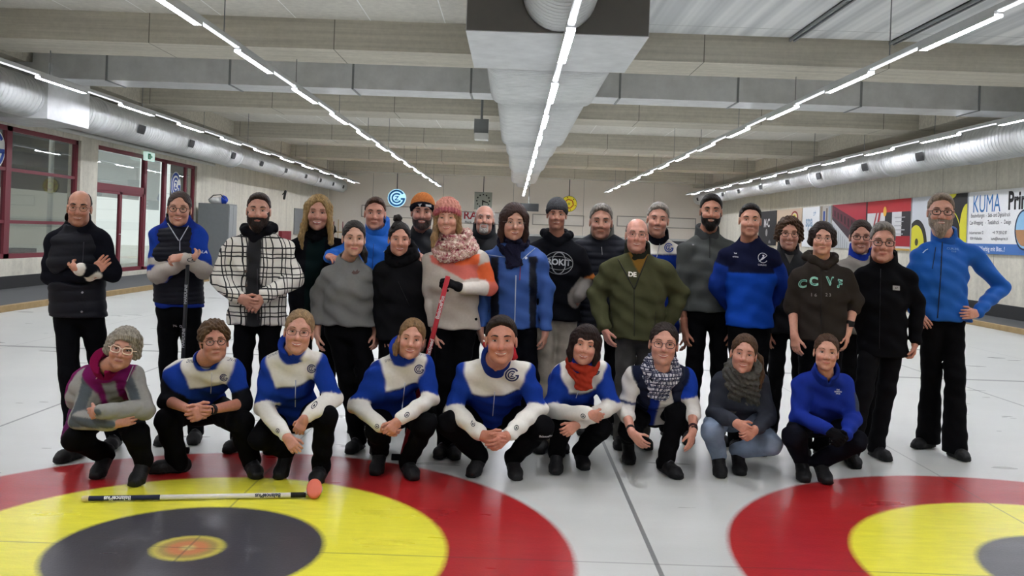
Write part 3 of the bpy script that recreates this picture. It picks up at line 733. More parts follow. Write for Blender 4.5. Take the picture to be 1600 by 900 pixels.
# ------------------------------------------------------------------ advertising boards on the right wall
ZB0, ZB1 = 1.47, 2.96
def board(y_left, y_right, bg_, items, lab):
    W, H = y_left-y_right, ZB1-ZB0
    root = empty('advertising_board', (XR-.045, (y_left+y_right)/2, ZB0), lab, 'board', 'advertising boards on the right wall')
    m = MB(); m.box((-.0, -W/2+.01, 0), (.03, W/2-.01, H), hexc(bg_)); m.build('panel', M['print'], root)
    # a runs from the left edge seen from the ice (0) to the right edge (W), b upwards (0..H)
    fr = lambda a, b, d: (-.002-d, W/2-a, b)
    for k, (nm, it, c) in enumerate(items):
        if nm != 'lettering': it = clip2d(it, .012, .002, W-.012, H-.002)
        if len(it[0]): flat_sign([(it, hexc(c))], nm, (lambda a, b, d, k=k: fr(a, b, d+.0012*k)), root)
    return root
board(40.6, 37.9, '1d1e22', [('lettering', xf2d(text2d('M-C', .03), .5, 1.3, .95), 'd8d8d8'), ('picture', xf2d(ring2d(.0, 1, n=20), .16, 1.3, .55), '9a9a98'), ('lettering', xf2d(text2d('info', .01), .2, 1.8, .15), 'b8b8b8')], 'black advertising board with white lettering, farthest on the right wall')
it = []
for cx, cy, r in ((.9, .75, .62), (2.4, 1.15, .45), (1.8, .2, .3)):
    for q, c in ((1, '8c2a22'), (.72, 'd8cfa8'), (.5, 'e0c83c'), (.28, '2a2622')): it.append(('target_picture', xf2d(ring2d(0, 1, n=28), r*q, cx, cy, sy=r*q*.55), c))
board(37.85, 34.6, 'c9b49c', it, 'tan advertising board picturing curling targets')
board(34.5, 32.6, 'e4e6e8', [('lettering', xf2d(text2d('spa', .03), .6, .8, .95), '8aa4bc'), ('lettering', xf2d(text2d('s+', .02), .3, 1.4, 1.25), '8aa4bc'), ('lettering', xf2d(text2d('wellness', 0), .16, 1.0, .6), '707478')], 'white advertising board with pale blue spa lettering')
board(32.5, 31.4, 'b8b4ac', [('picture', rect2d(.0, 0, .22, 1.49), '8a7c68'), ('picture', rect2d(.3, .0, .5, 1.3), '2c4a94'), ('picture', rect2d(.6, 0, .75, 1.4), '6e6254'), ('picture', rect2d(.85, 0, 1.05, 1.45), '9aa6b4')], 'narrow advertising board with blue and brown upright stripes')
it = [('picture', poly2d([(0, 1.49), (3.0, 1.49), (3.0, .75)]), 'a82838'), ('picture', poly2d([(0, 1.1), (0, 1.49), (3.0, .75), (3.0, .2)]), '5c2030'), ('picture', poly2d([(0, 0), (0, 1.0), (2.0, .15), (2.0, 0)]), 'c4c8ca')]
for k in range(9): it.append(('picture', poly2d([(.2+.32*k, 1.3-.07*k), (.34+.32*k, 1.27-.07*k), (.36+.32*k, 1.05-.09*k), (.22+.32*k, 1.1-.09*k)]), '2a1218'))
for k in range(8): it.append(('picture', rect2d(.1+.2*k, 0, .14+.2*k, .85-.09*k), '8c9294'))
board(31.3, 28.25, '3a2a32', it, 'advertising board picturing rows of red stadium seats')
it = [('picture', rect2d(0, 1.12, 3.1, 1.49), 'b02028'), ('picture', rect2d(1.35, .15, 1.85, 1.12), '1c1c20'), ('picture', rect2d(2.5, .15, 3.1, 1.12), '242226'), ('picture', poly2d([(.55, .1), (.7, .1), (1.05, 1.12), (.9, 1.12)]), '9c2028'), ('picture', poly2d([(.2, .1), (.3, .1), (.8, 1.12), (.7, 1.12)]), '9c2028'),
      ('picture', rect2d(1.9, .12, 3.1, .42), 'a01c28'), ('picture', xf2d(ring2d(0, 1, n=16), .12, 1.35, 1.15, sy=.15), 'e0a838'), ('picture', rect2d(0, 0, 3.1, .06), 'c8a050')]
for k in range(5): it.append(('picture', rect2d(2.05+.05*(k % 2), .94-.12*k, 2.75-.1*(k % 3), .97-.12*k), 'a8aaac'))
board(28.2, 25.1, 'cfcfd0', it, 'red and white advertising board with a gold crest')
it = [('picture', rect2d(1.2, 0, 3.05, 1.49), '1a1a1c'), ('picture', xf2d(ring2d(0, 1, n=36), .62, .35, .15, sy=.72), '1e1e1e'), ('picture', xf2d(ring2d(0, 1, n=36), .5, .3, .12, sy=.6), 'd2cc34'), ('picture', xf2d(ring2d(0, 1, n=20), .1, .35, .25), '3a3818'),
      ('picture', xf2d(ring2d(.96, 1, n=36), .8, 2.0, .35), 'd2cc34'), ('picture', xf2d(ring2d(0, 1, 90, 270, n=30), .34, 3.05, .6, sy=.62), 'd2cc34'), ('picture', xf2d(ring2d(0, 1, 180, 360, n=30), .3, 2.2, 1.49, sy=.12), 'd2cc34')]
board(25.05, 21.98, 'c8ccd2', it, 'advertising board picturing black curling stones with yellow handles')
KB = '2f74b4'
it = [('lettering', xf2d(text2d('KUMA', .0), .44, .82, 1.17, sy=.6), KB), ('lettering', xf2d(text2d('Print', .035), .46, 2.2, 1.2, sy=.56), '141414')]
for t, x, z, s_ in (('Beschriftungen  -  Sieb- und Digitaldruck', 1.0, .91, .105), ('Car-Wrapping   -   Textildruck   -   Design', 1.0, .74, .105)): it.append(('lettering', xf2d(text2d(t), s_, x, z, sy=.14), '4a4a4e'))
for t, x, z in (('Industriestrasse 12', .42, .5), ('8304 Wallisellen', .42, .36), ('+41 79 208 62 87', 1.45, .5), ('kuma@kumaprint.ch', 1.45, .36)): it.append(('lettering', xf2d(text2d(t), .085, x, z, sy=.1), '4a4a4e'))
it += [('stripe', rect2d(0, .0, 3.2, .24), '4472b4'), ('lettering', xf2d(text2d('Werbig mit Biss...!', .01), .15, 1.15, .12), 'e4e8ee'),
       ('emblem', xf2d(ring2d(0, 1, n=40), .38, 2.45, .56, sy=.45), '16324e'), ('emblem', xf2d(ring2d(0, 1, n=40), .33, 2.45, .56, sy=.41), '8ebcdc'), ('emblem', xf2d(ring2d(0, 1, 180, 360, n=30), .33, 2.45, .56, sy=.36), 'b0825a')]
board(21.95, 18.9, 'e9eaea', it, 'white advertising board with blue and black KUMA Print lettering')
# ------------------------------------------------------------------ people
def front_of(bv, x, z, R=.35):
    h = bv.ray_cast(Vector((x, -R, z)), Vector((0, 1, 0)))
    return h[0].y if h[0] else -.08
def rotm(yaw, pitch, roll):
    return np.array((Matrix.Rotation(yaw, 3, 'Z') @ Matrix.Rotation(-pitch, 3, 'X') @ Matrix.Rotation(roll, 3, 'Y')))
FACE_C = dict(cran=((0, .014, .034), (.074, .092, .084)), face=((0, -.018, -.022), (.064, .068, .086)), jaw=((0, -.03, -.074), (.048, .05, .04)))
def head_sdf(d, nb, grow=0.0, beard=False):
    "head in its own frame: face towards -Y, eyes at z = 0, chin at -.118, crown at +.118"
    fw, jw, fem = d.get('fw', 1.0), d.get('jw', 1.0), d.get('fem', 0)
    s = SDF(.018); g = grow
    if not beard:
        s.ell(FACE_C['cran'][0], np.array(FACE_C['cran'][1])*(fw, 1, 1))
    s.ell(FACE_C['face'][0], np.array(FACE_C['face'][1])*(fw, 1, 1)+g)
    j = np.array(FACE_C['jaw'][1])*((.9 if fem else 1.06)*jw*fw, 1, 1)
    s.ell(FACE_C['jaw'][0], j+g)
    s.ell((0, -.066, -.1), (.02*jw if fem else .026*jw, .02, .017) if not g else (.026+g, .024+g, .02+g))
    for sx in (-1, 1):
        s.ell((sx*.038*jw*fw, -.015, -.06), (.02+g, .045+g, .035+g))
        if not beard: s.ell((sx*.04*fw, -.056, -.03), (.022, .024, .02), k=.02)
    if beard: return s
    s.cap((-.034, -.07, .026), (.034, -.07, .026), .012, k=.02)
    for sx in (-1, 1): s.ell((sx*.031, -.096, .002), (.018, .023, .013), k=.012, mode='s')
    ns = d.get('nose', 1.0)
    s.cap((0, -.08, .012), (0, -.094-.008*ns, -.03), .0075, .0125*ns, k=.012)
    s.sph((0, -.1-.006*ns, -.034), .011*ns, k=.008)
    for sx in (-1, 1): s.sph((sx*.013*ns, -.09, -.037), .0085*ns, k=.008)
    s.ell((0, -.078, -.066), (.024, .014, .013), k=.012)
    sm_ = d.get('smile', .7)
    for sx in (-1, 1):
        s.ell((sx*.036, -.068, -.034), (.017, .017+.004*sm_, .014+.004*sm_), k=.014)
        s.cap((sx*.021, -.099, -.036), (sx*(.032+.004*sm_), -.086, -.062), .0022+.001*sm_, .0028+.001*sm_, k=.009, mode='s')
    for sx in (-1, 1):
        s.ell((sx*.076*fw, .012, -.008), (.008, .017, .029), k=.006)
        s.ell((sx*.0825*fw, .006, -.006), (.004, .009, .017), k=.004, mode='s')
    if nb is not None:
        nr = d.get('neck', .05 if fem else .058)
        s.cap((0, .022, -.07), nb, nr, nr*1.08, k=.025)
    return s

def hair_parts(d, put):
    "put(name, sdf, colour, voxel, material, disp)"
    st = d.get('hair', 'short'); c = hexc(d.get('hc', '3a2a20')); fw = d.get('fw', 1.0)
    if st == 'none': return
    t = {'short': .013, 'crop': .006, 'ring': .004, 'tied': .009, 'long': .015, 'bob': .019, 'messy': .022, 'bangs': .02, 'fluffy': .024, 'side': .017, 'curly': .024, 'longish': .018}.get(st, .012)
    t = d.get('ht', t)
    zf = d.get('hf', .11 if st == 'ring' else (.075 if st in ('tied', 'short') else .068))
    s = SDF(.012)
    sf = .32 if st in ('short', 'crop', 'tied', 'side') else .75
    s.ell((0, .020, .034+t*.3), (.076*fw+t*sf+.001, .090+t, .083+t))
    if st in ('short', 'side', 'messy', 'curly', 'fluffy', 'bangs'): s.ell((.01 if st == 'side' else 0, -.03, .085), (.058, .052, .03+t*.5), k=.02)
    if st in ('fluffy',): s.ell((.02, -.035, .075), (.075, .06, .04), k=.02)
    if st in ('long', 'bob', 'bangs', 'fluffy', 'longish', 'curly'):
        zl = {'long': -.17, 'bob': -.115, 'bangs': -.125, 'fluffy': -.035, 'longish': -.085, 'curly': -.045}[st]; zl = d.get('hl', zl)
        for sx in (-1, 1):
            s.cap((sx*(.07*fw+t*.3), .0, .045), (sx*(.076*fw+t*.3), .008, zl*.55), .024, .023, k=.03)
            s.cap((sx*(.076*fw+t*.3), .008, zl*.55), (sx*(.073*fw), .0, zl), .023, .013, k=.02)
        s.ecap((0, .07, .03), (0, .06, zl*.9), (.075, .035), (.07, .025), (1, 0, 0), k=.03)
    # hairline
    fz_ = random.random()*6; s.disp(lambda X, Y, Z: .0022*np.sin(95*X+fz_)*np.clip((-Y-.03)*30, 0, 1))
    back = .055 if st not in ('long', 'bob', 'bangs', 'longish') else .3
    zf = zf+.012; p0 = (0, -.088, zf)
    n = nrm((0, .80, .60)) if st != 'ring' else nrm((0, .9, .35))
    if st in ('short', 'crop', 'tied', 'side', 'messy', 'none'):
        s.plane(p0, n, .008)
        s.plane((0, 0, -.078), (0, 0, 1), .01)
    elif st == 'ring':
        s.plane((0, -.012, .06), (0, .8, -.6), .006); s.plane((0, 0, -.055), (0, .35, 1), .006); s.plane((0, -.012, 0), (0, 1, 0), .004)
    # keep the face clear
    fx = d.get('fx', 0.0)
    if st in ('bangs',): s.ell((0, -.1, -.045), (.056*fw, .075, .082), k=.006, mode='s')
    elif st == 'fluffy': s.ell((-.012, -.1, -.02), (.06*fw, .08, .082), k=.008, mode='s')
    else:
        s.ell((fx, -.1, -.022), (.064*fw, .088, zf+.022), k=.008, mode='s')
    if st not in ('long', 'bob', 'bangs', 'longish', 'fluffy', 'curly'):
        for sx in (-1, 1): s.ell((sx*.088, .006, -.014-(.022 if st == 'tied' else 0)), (.03, .027, .042), k=.006, mode='s')
        s.plane((0, .03, -.03), (0, .75, .66), .006) if st in ('crop', 'short', 'side') and not d.get('hat') else None
    amp = {'messy': .007, 'curly': .008, 'fluffy': .004}.get(st, .0022)
    f = {'messy': 70, 'curly': 110}.get(st, 150)
    s.disp(lambda X, Y, Z: amp*np.sin(f*X+18*np.sin(14*Z+8*Y))*np.cos(f*.7*Y+9*np.sin(20*X)))
    put('hair', s, c, .0055)
    for k, q in enumerate(d.get('locks', [])):
        s = SDF(.015)
        for (a, b, ra, rb) in zip(q[:-1], q[1:], d.get('lr', [.02]*9), d.get('lr', [.02]*9)[1:]): s.cap(a, b, ra, rb)
        s.disp(lambda X, Y, Z: .002*np.sin(180*X+14*np.sin(14*Z)))
        put('hair_lock', s, c, .006)
    if d.get('bun'):
        s = SDF(.01); s.ell(d['bun'], (.034, .034, .03)); s.disp(lambda X, Y, Z: .003*np.sin(160*X)*np.cos(140*Z)); put('hair_bun', s, c, .006)

def hat_parts(d, put):
    h = d.get('hat')
    if not h: return
    kind, c1, c2 = h; c1 = hexc(c1); c2 = hexc(c2)
    big = 1.09 if kind == 'chunky' else 1.0
    s = SDF(.01); s.ell((0, .016, .048), (.088*big, .106*big, .096*big))
    pl = ((0, -.09, .045), (0, .38, .92))
    s.plane(*pl, .008)
    inner = lambda q: q.ell((0, .014, .03), (.07, .09, .082), mode='s', k=.004)
    if kind == 'chunky':
        s.disp(lambda X, Y, Z: .006*np.sin(95*Z)*np.sin(11*np.arctan2(X, -Y+.016)*1.7+1.5*np.floor(Z*30)))
    else:
        s.disp(lambda X, Y, Z: .0016*np.sin(44*np.arctan2(X, -(Y-.016))))
    put('hat', s, c1, .005, 'knit')
    s = SDF(.006); s.ell((0, .016, .046), (.093*big, .111*big, .1*big)); s.plane((0, -.09, .04), (0, .38, .92), .006); s.plane((0, -.09, .078), (0, -.38, -.92), .008)
    s.disp((lambda X, Y, Z: .004*np.sin(30*np.arctan2(X, -(Y-.016)))) if kind == 'chunky' else (lambda X, Y, Z: .0014*np.sin(44*np.arctan2(X, -(Y-.016)))))
    put('hat_brim', s, c2, .005, 'knit')

def face_parts(d, bv, mk):
    "mk(name, MB, material) adds a feature built in the head frame"
    fem = d.get('fem', 0); sm = d.get('smile', .7); skin = hexc(d.get('skin', 'c89a82'))
    # eyes
    ey = d.get('eyeopen', .0036 if sm > .6 else .0046)
    for sx in (-1, 1):
        m = MB(); cx, cz = sx*.031, .001
        n = 12; y0 = front_of(bv, cx, cz); V = []; Fc = []
        for i in range(n+1):
            a = -1+2*i/n; w = .0135*a; hh = ey*(1-a*a)**.6
            bulge = .0045*(1-a*a)
            yy = y0-.0005-bulge
            V += [(cx+w, yy+.001, cz+hh+.0006*sx*a), (cx+w, yy-.0012, cz), (cx+w, yy+.001, cz-hh*.8)]
        for i in range(n): Fc += [(3*i, 3*i+1, 3*i+4, 3*i+3), (3*i+1, 3*i+2, 3*i+5, 3*i+4)]
        m.add(V, Fc, hexc('cfc8c2'))
        ic = hexc(d.get('iris', '4a3626')); r = min(.0058, ey*1.15)
        m.disc((cx, y0-.0068, cz+.0002), (1, 0, 0), (0, 0, 1), .0056, r, 14, ic, .0008, (0, -1, 0))
        m.disc((cx, y0-.0078, cz+.0002), (1, 0, 0), (0, 0, 1), .0026, min(.0026, r), 10, (.01, .01, .01), .0004, (0, -1, 0))
        mk('eye', m, 'eye')
        m = MB(); pts = []; pl = []
        for i in range(9):
            a = -1+2*i/8; yy = y0-.0045*(1-a*a)-.0015
            pts.append((cx+.0142*a, yy, cz+ey*(1-a*a)**.6+.0004)); pl.append((cx+.0138*a, yy+.001, cz-ey*.8*(1-a*a)**.6-.0003))
        dk = hexc('241a16') if fem else skin*.25
        m.tube(pts, .0013 if fem else .0010, 5, dk); m.tube(pl, .0006, 4, skin*.45)
        mk('eyelashes', m, 'frame')
        m = MB(); bc = hexc(d.get('bc', d.get('hc', '3a2a20'))); th = .0016 if fem else .0028; th = d.get('bt', th)
        bz = d.get('bz', .022); pts = []; rr = []
        for i in range(9):
            a = i/8; x = cx+sx*(-.016+.036*a); z = bz+.006*math.sin(a*PI*.8)-.004*a*a
            pts.append((x, front_of(bv, x, z)-.0008, z)); rr.append(th*(.7+.9*math.sin(PI*min(a*1.2+.15, 1))))
        m.tube(pts, rr, 6, bc); mk('eyebrow', m, 'hair')
    # mouth
    w = (.021+.009*sm)*d.get('mw', 1); zc = -.066; op = d.get('open', .0 if sm < .5 else .006+.004*sm); n = 14
    lip = hexc(d.get('lip', 'a05a52')) if fem else skin*(.72, .48, .46)
    up_o, up_i, lo_i, lo_o = [], [], [], []
    for i in range(n+1):
        a = -1+2*i/n; e = 1-a*a; x = w*a; cu = .009*sm*a*a
        zu = zc+cu+.25*op*e; zl = zc+cu-.8*op*e
        t1 = .0042*(e**.7)*(1-.18*math.exp(-(a*7)**2)); t2 = .0058*(e**.6)
        def pt(z, dy): return (x, front_of(bv, x, z)-dy, z)
        up_o.append(pt(zu+t1+.0006, .0004)); up_i.append((pt(zu+t1*.5, .0024*e+.0008), pt(zu, .0012)))
        lo_i.append((pt(zl, .0012), pt(zl-t2*.5, .0032*e+.0008))); lo_o.append(pt(zl-t2-.0006, .0004))
    m = MB(); V = []; Fc = []
    for i in range(n+1): V += [up_o[i], up_i[i][0], up_i[i][1], lo_i[i][0], lo_i[i][1], lo_o[i]]
    for i in range(n):
        for k in (0, 1, 3, 4): Fc.append((6*i+k, 6*i+k+1, 6*i+k+7, 6*i+k+6))
    m.add(V, Fc, lip); mk('lips', m, 'skin', True)
    m = MB(); V = []; Fc = []
    for i in range(n+1):
        a, b = np.array(up_i[i][1]), np.array(lo_i[i][0]); b2 = a*.3+b*.7 if op > 0 else b
        V += [a+(0, .0008, .0003), b2+(0, .0008, -.0003)]
    for i in range(n): Fc.append((2*i, 2*i+1, 2*i+3, 2*i+2))
    m.add(V, Fc, hexc('e4ddd0') if op > 0 else skin*.2); mk('teeth' if op > 0 else 'mouth_line', m, 'eye')
    if op > 0:
        m = MB(); V = []
        for i in range(n+1):
            a, b = np.array(up_i[i][1]), np.array(lo_i[i][0]); V += [a*.32+b*.68+(0, .0012, 0), b+(0, .0010, -.0003)]
        m.add(V, Fc, skin*(.22, .1, .1)); mk('mouth_inside', m, 'skin')

def glasses_parts(d, bv, mk):
    g = d.get('glasses')
    if not g: return
    c, th = hexc(g[0]), g[1]; shape = g[2] if len(g) > 2 else 'round'
    y = front_of(bv, 0, .006)-.009; yb = y+.004
    m = MB(); ml = MB()
    rx, rz = {'round': (.0225, .019), 'wide': (.0245, .0165), 'cat': (.026, .018), 'square': (.0235, .017)}[shape]
    zc = -.002
    for sx in (-1, 1):
        pts = []
        for k in range(20):
            a = 2*PI*k/20; ex = 2.0 if shape == 'round' else 2.8
            cx_ = math.copysign(abs(math.cos(a))**(2/ex), math.cos(a)); sz = math.copysign(abs(math.sin(a))**(2/ex), math.sin(a))
            x = sx*.033+rx*cx_; z = zc+rz*sz
            if shape == 'cat' and sx*cx_ > 0: z += .007*abs(cx_)*max(sz, -.2)
            pts.append((x, yb+.12*abs(x)-.002, z))
        m.tube(pts, th, 6, c, closed=True)
        ml.add([(sx*.033, yb+.0015, zc)]+pts, [(0, 1+k, 1+(k+1) % 20) for k in range(20)], (1, 1, 1))
        xo = sx*(.033+rx); m.tube([(xo, yb+.12*abs(xo), zc+.006), (sx*.077*d.get('fw', 1), -.05, zc+.006), (sx*.082*d.get('fw', 1), .01, zc+.008)], th*.8, 6, c)
    m.tube([(-.0115, yb-.001, zc+.004), (0, yb-.003, zc+.0075), (.0115, yb-.001, zc+.004)], th, 6, c)
    mk('glasses', m, 'frame', True, ml)

def beard_parts(d, put):
    b = d.get('beard')
    if not b: return
    col, g, ln = hexc(b[0]), b[1], b[2]
    s = head_sdf(d, None, g, True)
    if ln > 0: s.ell((0, -.055, -.11-ln*.4), (.034, .03, .03+ln*.6), k=.02)
    top = b[3] if len(b) > 3 else -.045
    goat = len(b) > 4 and b[4]
    def keep(X, Y, Z):
        ax = np.abs(X)
        edge = top + (1.15*np.maximum(ax-.030, 0) if not goat else -.6*np.maximum(ax-.03, 0)+0*ax)
        q = Z-edge
        if goat: q = np.maximum(q, ax-.036)
        return q
    s.ops.append((keep, np.zeros(3), np.zeros(3), 0.0, 'i'))
    s.plane((0, .012, 0), (0, -1, 0), .01)
    s.ell((0, -.1, -.067), (.021, .04, .0085 if d.get('smile', .7) > .5 else .006), k=.003, mode='s')
    s.disp(lambda X, Y, Z: .0012*np.sin(260*X+9*np.sin(70*Z))*np.cos(210*Z))
    put('beard', s, col, .0045)

def hand_caps(s, W, D, Np, right, sc=1.0, curl=.5, thumb=.5, spread=1.0, fat=1.0, fd=None):
    W = np.array(W, float); D = nrm(D); Np = nrm(np.array(Np)-D*np.dot(Np, D)); T = np.cross(D, Np)*(1 if right else -1)
    o = [.030, .010, -.010, -.029]; L = [.070, .079, .073, .058]
    for i in range(4):
        K = W + (D*(.088-.004*abs(i-1)) + T*o[i])*sc
        s.cap(W+(D*.012+T*o[i]*.62)*sc, K, .0135*sc*fat, .0115*sc*fat, k=.014)
        dirT = T*(.10*(1.2-i))*spread
        ang = curl*(.5+.08*i); p = K
        for ph, (fr, r) in enumerate(((.46, .0093), (.30, .0084), (.24, .0076))):
            v = nrm(D*math.cos(ang)+Np*math.sin(ang)+dirT*math.cos(ang)); q = p+v*L[i]*fr*sc
            s.cap(p, q, r*sc*fat, r*.93*sc*fat, k=.0035); p = q; ang += curl*(1.05 if ph == 0 else .8)
    s.cap(W+(T*.018+D*.02)*sc, W+(T*.033+D*.052+Np*.012)*sc, .0165*sc*fat, .012*sc*fat, k=.012)
    p = W+(T*.033+D*.05+Np*.012)*sc; a = thumb
    v = nrm(T*(1-.75*a)+D*.9+Np*(.2+.5*a)); q = p+v*.034*sc; s.cap(p, q, .0112*sc*fat, .0098*sc*fat, k=.006)
    v2 = nrm(T*(.5-.9*a)+D*.9+Np*(.2+.8*a)); s.cap(q, q+v2*.028*sc, .0098*sc*fat, .0085*sc*fat, k=.004)
    s.cap(W-(D if fd is None else fd)*.03, W+D*.02, .0225*sc*fat, .0245*sc*fat, k=.014)

def pj(pt, Y):
    return P(pt[0], pt[1], Y+(pt[2] if len(pt) > 2 else 0))

def shoe(root, A, toe, col, name='shoe', h_raise=0.0, sole='0c0c0d'):
    A, toe = np.array(A, float), np.array(toe, float)
    dr = nrm((toe-A)*(1, 1, 0)); side = np.array((-dr[1], dr[0], 0))
    heel = A-dr*.045; heel[2] = .045+h_raise
    ball = toe-dr*.08; ball[2] = .038; tip = toe-dr*.035; tip[2] = .03
    s = SDF(.03)
    s.ecap(heel, ball, (.034, .042), (.043, .036), side); s.ecap(ball, tip, (.043, .036), (.034, .024), side)
    s.ecap(heel*(1, 1, 0)+(0, 0, .014+h_raise), ball*(1, 1, 0)+(0, 0, .014), (.038, .014), (.047, .014), side, k=.006); s.ecap(ball*(1, 1, 0)+(0, 0, .014), tip*(1, 1, 0)+(0, 0, .014)+dr*.004, (.047, .014), (.038, .014), side, k=.006)
    s.cap(A+(0, 0, -.05-.2*h_raise), heel*.4+ball*.6+(0, 0, .018), .036, .03)
    s.plane((0, 0, .004), (0, 0, 1))
    s.disp(lambda X, Y, Z: .0012*np.sin(220*X+120*Y)*np.sin(150*Z))
    V, Fq = s.mesh(.008)
    cc = np.where(V[:, 2:3] < .022+.5*h_raise*0, hexc(sole)[None], hexc(col)[None])
    o = link_mesh(name, V, Fq, M['leather'], root, cc, root.location)
    m = MB(); c = hexc('55555a')
    mid = heel*.4+ball*.6+(0, 0, .062)
    for k in range(4):
        p = mid*(1-k*.22)+ball*(k*.22)+(0, 0, .006-.002*k); m.tube([p-side*.022-(0, 0, .006), p+(0, 0, .004), p+side*.022-(0, 0, .006)], .0028, 5, c)
    m.build('shoelace', M['leather'], o, loc=root.location).location = (0, 0, 0)
    return o

def person(d):
    Y = d['Y']; sq = d.get('squat', False); fem = d.get('fem', 0); b = d.get('bulk', .012)
    hd = d['head']; Yh = Y+d.get('hdy', -.06 if not sq else 0.0)
    hc_ = P(hd[0], (hd[1]+hd[2])/2, Yh); hs = (hd[2]-hd[1])*Yh/F/(.247 if not d.get('hat') else .262)*d.get('hsc', 1)
    Ys = Y+d.get('sdy', 0.0 if not sq else .12)
    So = [P(*d['sh'][0], Ys), P(*d['sh'][1], Ys)]
    W = np.linalg.norm(So[1]-So[0]); lat = nrm(So[1]-So[0])
    sj = [So[0]+lat*.062-np.array((0, 0, .048)), So[1]-lat*.062-np.array((0, 0, .048))]
    mid = (sj[0]+sj[1])/2
    ztop = hc_[2]+.12*hs
    if sq:
        toes = [ground(*d['toe'][0]), ground(*d['toe'][1])]; Yt = d.get('Yt', (toes[0][1]+toes[1][1])/2)
        px_ = d.get('pelx', (d['toe'][0][0]+d['toe'][1][0])/2)
        pel = P(px_, 600, Yt+d.get('pely', .40)); pel[2] = d.get('pelz', .34)
    else:
        hx = d.get('hipx', (d['sh'][0][0]+d['sh'][1][0])/2)
        pel = P(hx, 500, Y+.02); pel[2] = .535*(ztop)
    up = nrm(mid-pel) if sq else np.array((0, 0, 1.)); up = nrm(up-lat*np.dot(up, lat)); fwd = np.cross(lat, up)
    if fwd[1] > 0: fwd = -fwd
    NB = mid+up*d.get('nbz', (.118 if fem else .132) if sq else .13)+np.array((0, .015, 0))
    root = empty('person', (pel[0], pel[1] if not sq else pel[1]-.3, 0), d['label'], 'person', d.get('group'))
    R0 = root.location
    def place(nm, V, Fq, mat, cols, par=root):
        o = link_mesh(nm, V, Fq, M[mat], par, cols, R0); o.location = (0, 0, 0); return o
    # ---------------- head frame
    yaw = math.radians(d.get('yaw', 0))+math.atan2(-hc_[0], hc_[1])*.8
    pitch = math.radians(d.get('pitch', 6 if sq else 0)); roll = math.radians(d.get('roll', 0))+ROLL*.6
    Rm = rotm(yaw, pitch, roll)
    toW = lambda V: (np.asarray(V)@Rm.T)*hs+hc_
    nbl = (Rm.T@(NB-hc_))/hs
    s = head_sdf(d, nbl); V, Fq = s.mesh(.0048); bv = bvh(V, Fq)
    skin = hexc(d.get('skin', 'c89a82'))
    cols = np.tile(skin, (len(V), 1))
    ck = np.exp(-(((np.abs(V[:, 0])-.042)/.02)**2+((V[:, 2]+.035)/.02)**2))*(V[:, 1] < -.03)
    cols = cols*(1-ck[:, None]*np.array((0.02, .16, .14)))
    nose = np.exp(-((V[:, 0]/.014)**2+((V[:, 2]+.034)/.014)**2))*(V[:, 1] < -.09); cols = cols*(1-nose[:, None]*np.array((0.02, .13, .12)))
    if d.get('stubble'):
        j = (V[:, 2] < -.045+.6*np.maximum(np.abs(V[:, 0])-.03, 0))*(V[:, 1] < .0)*(V[:, 2] > -.13); cols = cols*(1-j[:, None]*d['stubble']*np.array((.42, .4, .36)))
    parts = [(toW(V), Fq, cols)]
    # ---------------- arms and hands
    se = d.get('se', (1.93, 1.93)); arms = []
    gl = d.get('gloves', (None, None)); glv = []
    for i in (0, 1):
        E = pj(d['el'][i], Ys if sq else Y); Wr = pj(d['wr'][i], Y); arms.append((sj[i], E, Wr))
        h = d['hand'][i]; tip = pj(h['to'], Y); D = nrm(tip-Wr)
        s = SDF(.006); hand_caps(s, Wr, D, h.get('n', (1 if i == 0 else -1, .2, 0)), i == 0, h.get('sc', 1)*(.87 if fem else .95), h.get('curl', .5), h.get('th', .5), h.get('sp', .5), 1.12 if gl[i] else 1, nrm(Wr-E))
        if gl[i]:
            V, Fq = s.mesh(.0042); glv.append((V, Fq, hexc(gl[i])))
        else:
            t0 = max(se[i]-1.15, 0) if se[i] < 1.8 else .75
            if se[i] >= 1: s.cap(E+(Wr-E)*t0, Wr, .038-.012*t0, .0235, k=.012)
            else: s.cap(sj[i]+(E-sj[i])*.5, E, .045, .04, k=.012); s.cap(E, Wr, .041, .026, k=.02)
            V, Fq = s.mesh(.0040); c = np.tile(skin*(1, .93, .92), (len(V), 1)); parts.append((V, Fq, c))
    # ---------------- covered part of the body
    s = SDF(.03); s.ecap(pel, pel+up*.2, (.12, .08), (.11, .075), lat); s.ecap(pel+up*.2, mid-up*.05, (.11, .075), (.13, .08), lat)
    for i in (0, 1): s.cap(sj[i], arms[i][1], .038, .033); s.cap(arms[i][1], arms[i][2], .033, .022)
    # legs
    hips = [pel-lat*.078, pel+lat*.078]; kn = []; an = []; tz = []
    hr = d.get('heel', (.09, .09) if sq else (0, 0))
    for i in (0, 1):
        sgn = -1 if i == 0 else 1
        if sq:
            K = P(*d['kn'][i][:2], Yt+(d['kn'][i][2] if len(d['kn'][i]) > 2 else .02)); T = toes[i].copy()
            fd = d.get('foot', (0, 0))[i]; a = math.radians(fd); dr = np.array((math.sin(a), -math.cos(a), 0))
            A = T-dr*(.19-.03*(hr[i] > .05)); A[2] = .085+hr[i]
        else:
            if 'toe' in d and d['toe'][i]: T = ground(*d['toe'][i])
            else: T = np.array((hips[i][0]+sgn*.07, Y-.14, 0))
            a = math.radians(d.get('foot', (-12, 12))[i]); dr = np.array((math.sin(a), -math.cos(a), 0)); A = T-dr*.19; A[2] = .085
            K = (hips[i]*.5+A*.5)+np.array((0, -.03, .02)); kx = d.get('kdx', (0, 0))[i]; K[0] += kx
        kn.append(K); an.append(A); tz.append(T)
        s.cap(hips[i], K, .06, .045); s.cap(K, A-np.array((0, 0, .03+.25*hr[i] if sq else 0)), .045, .03)
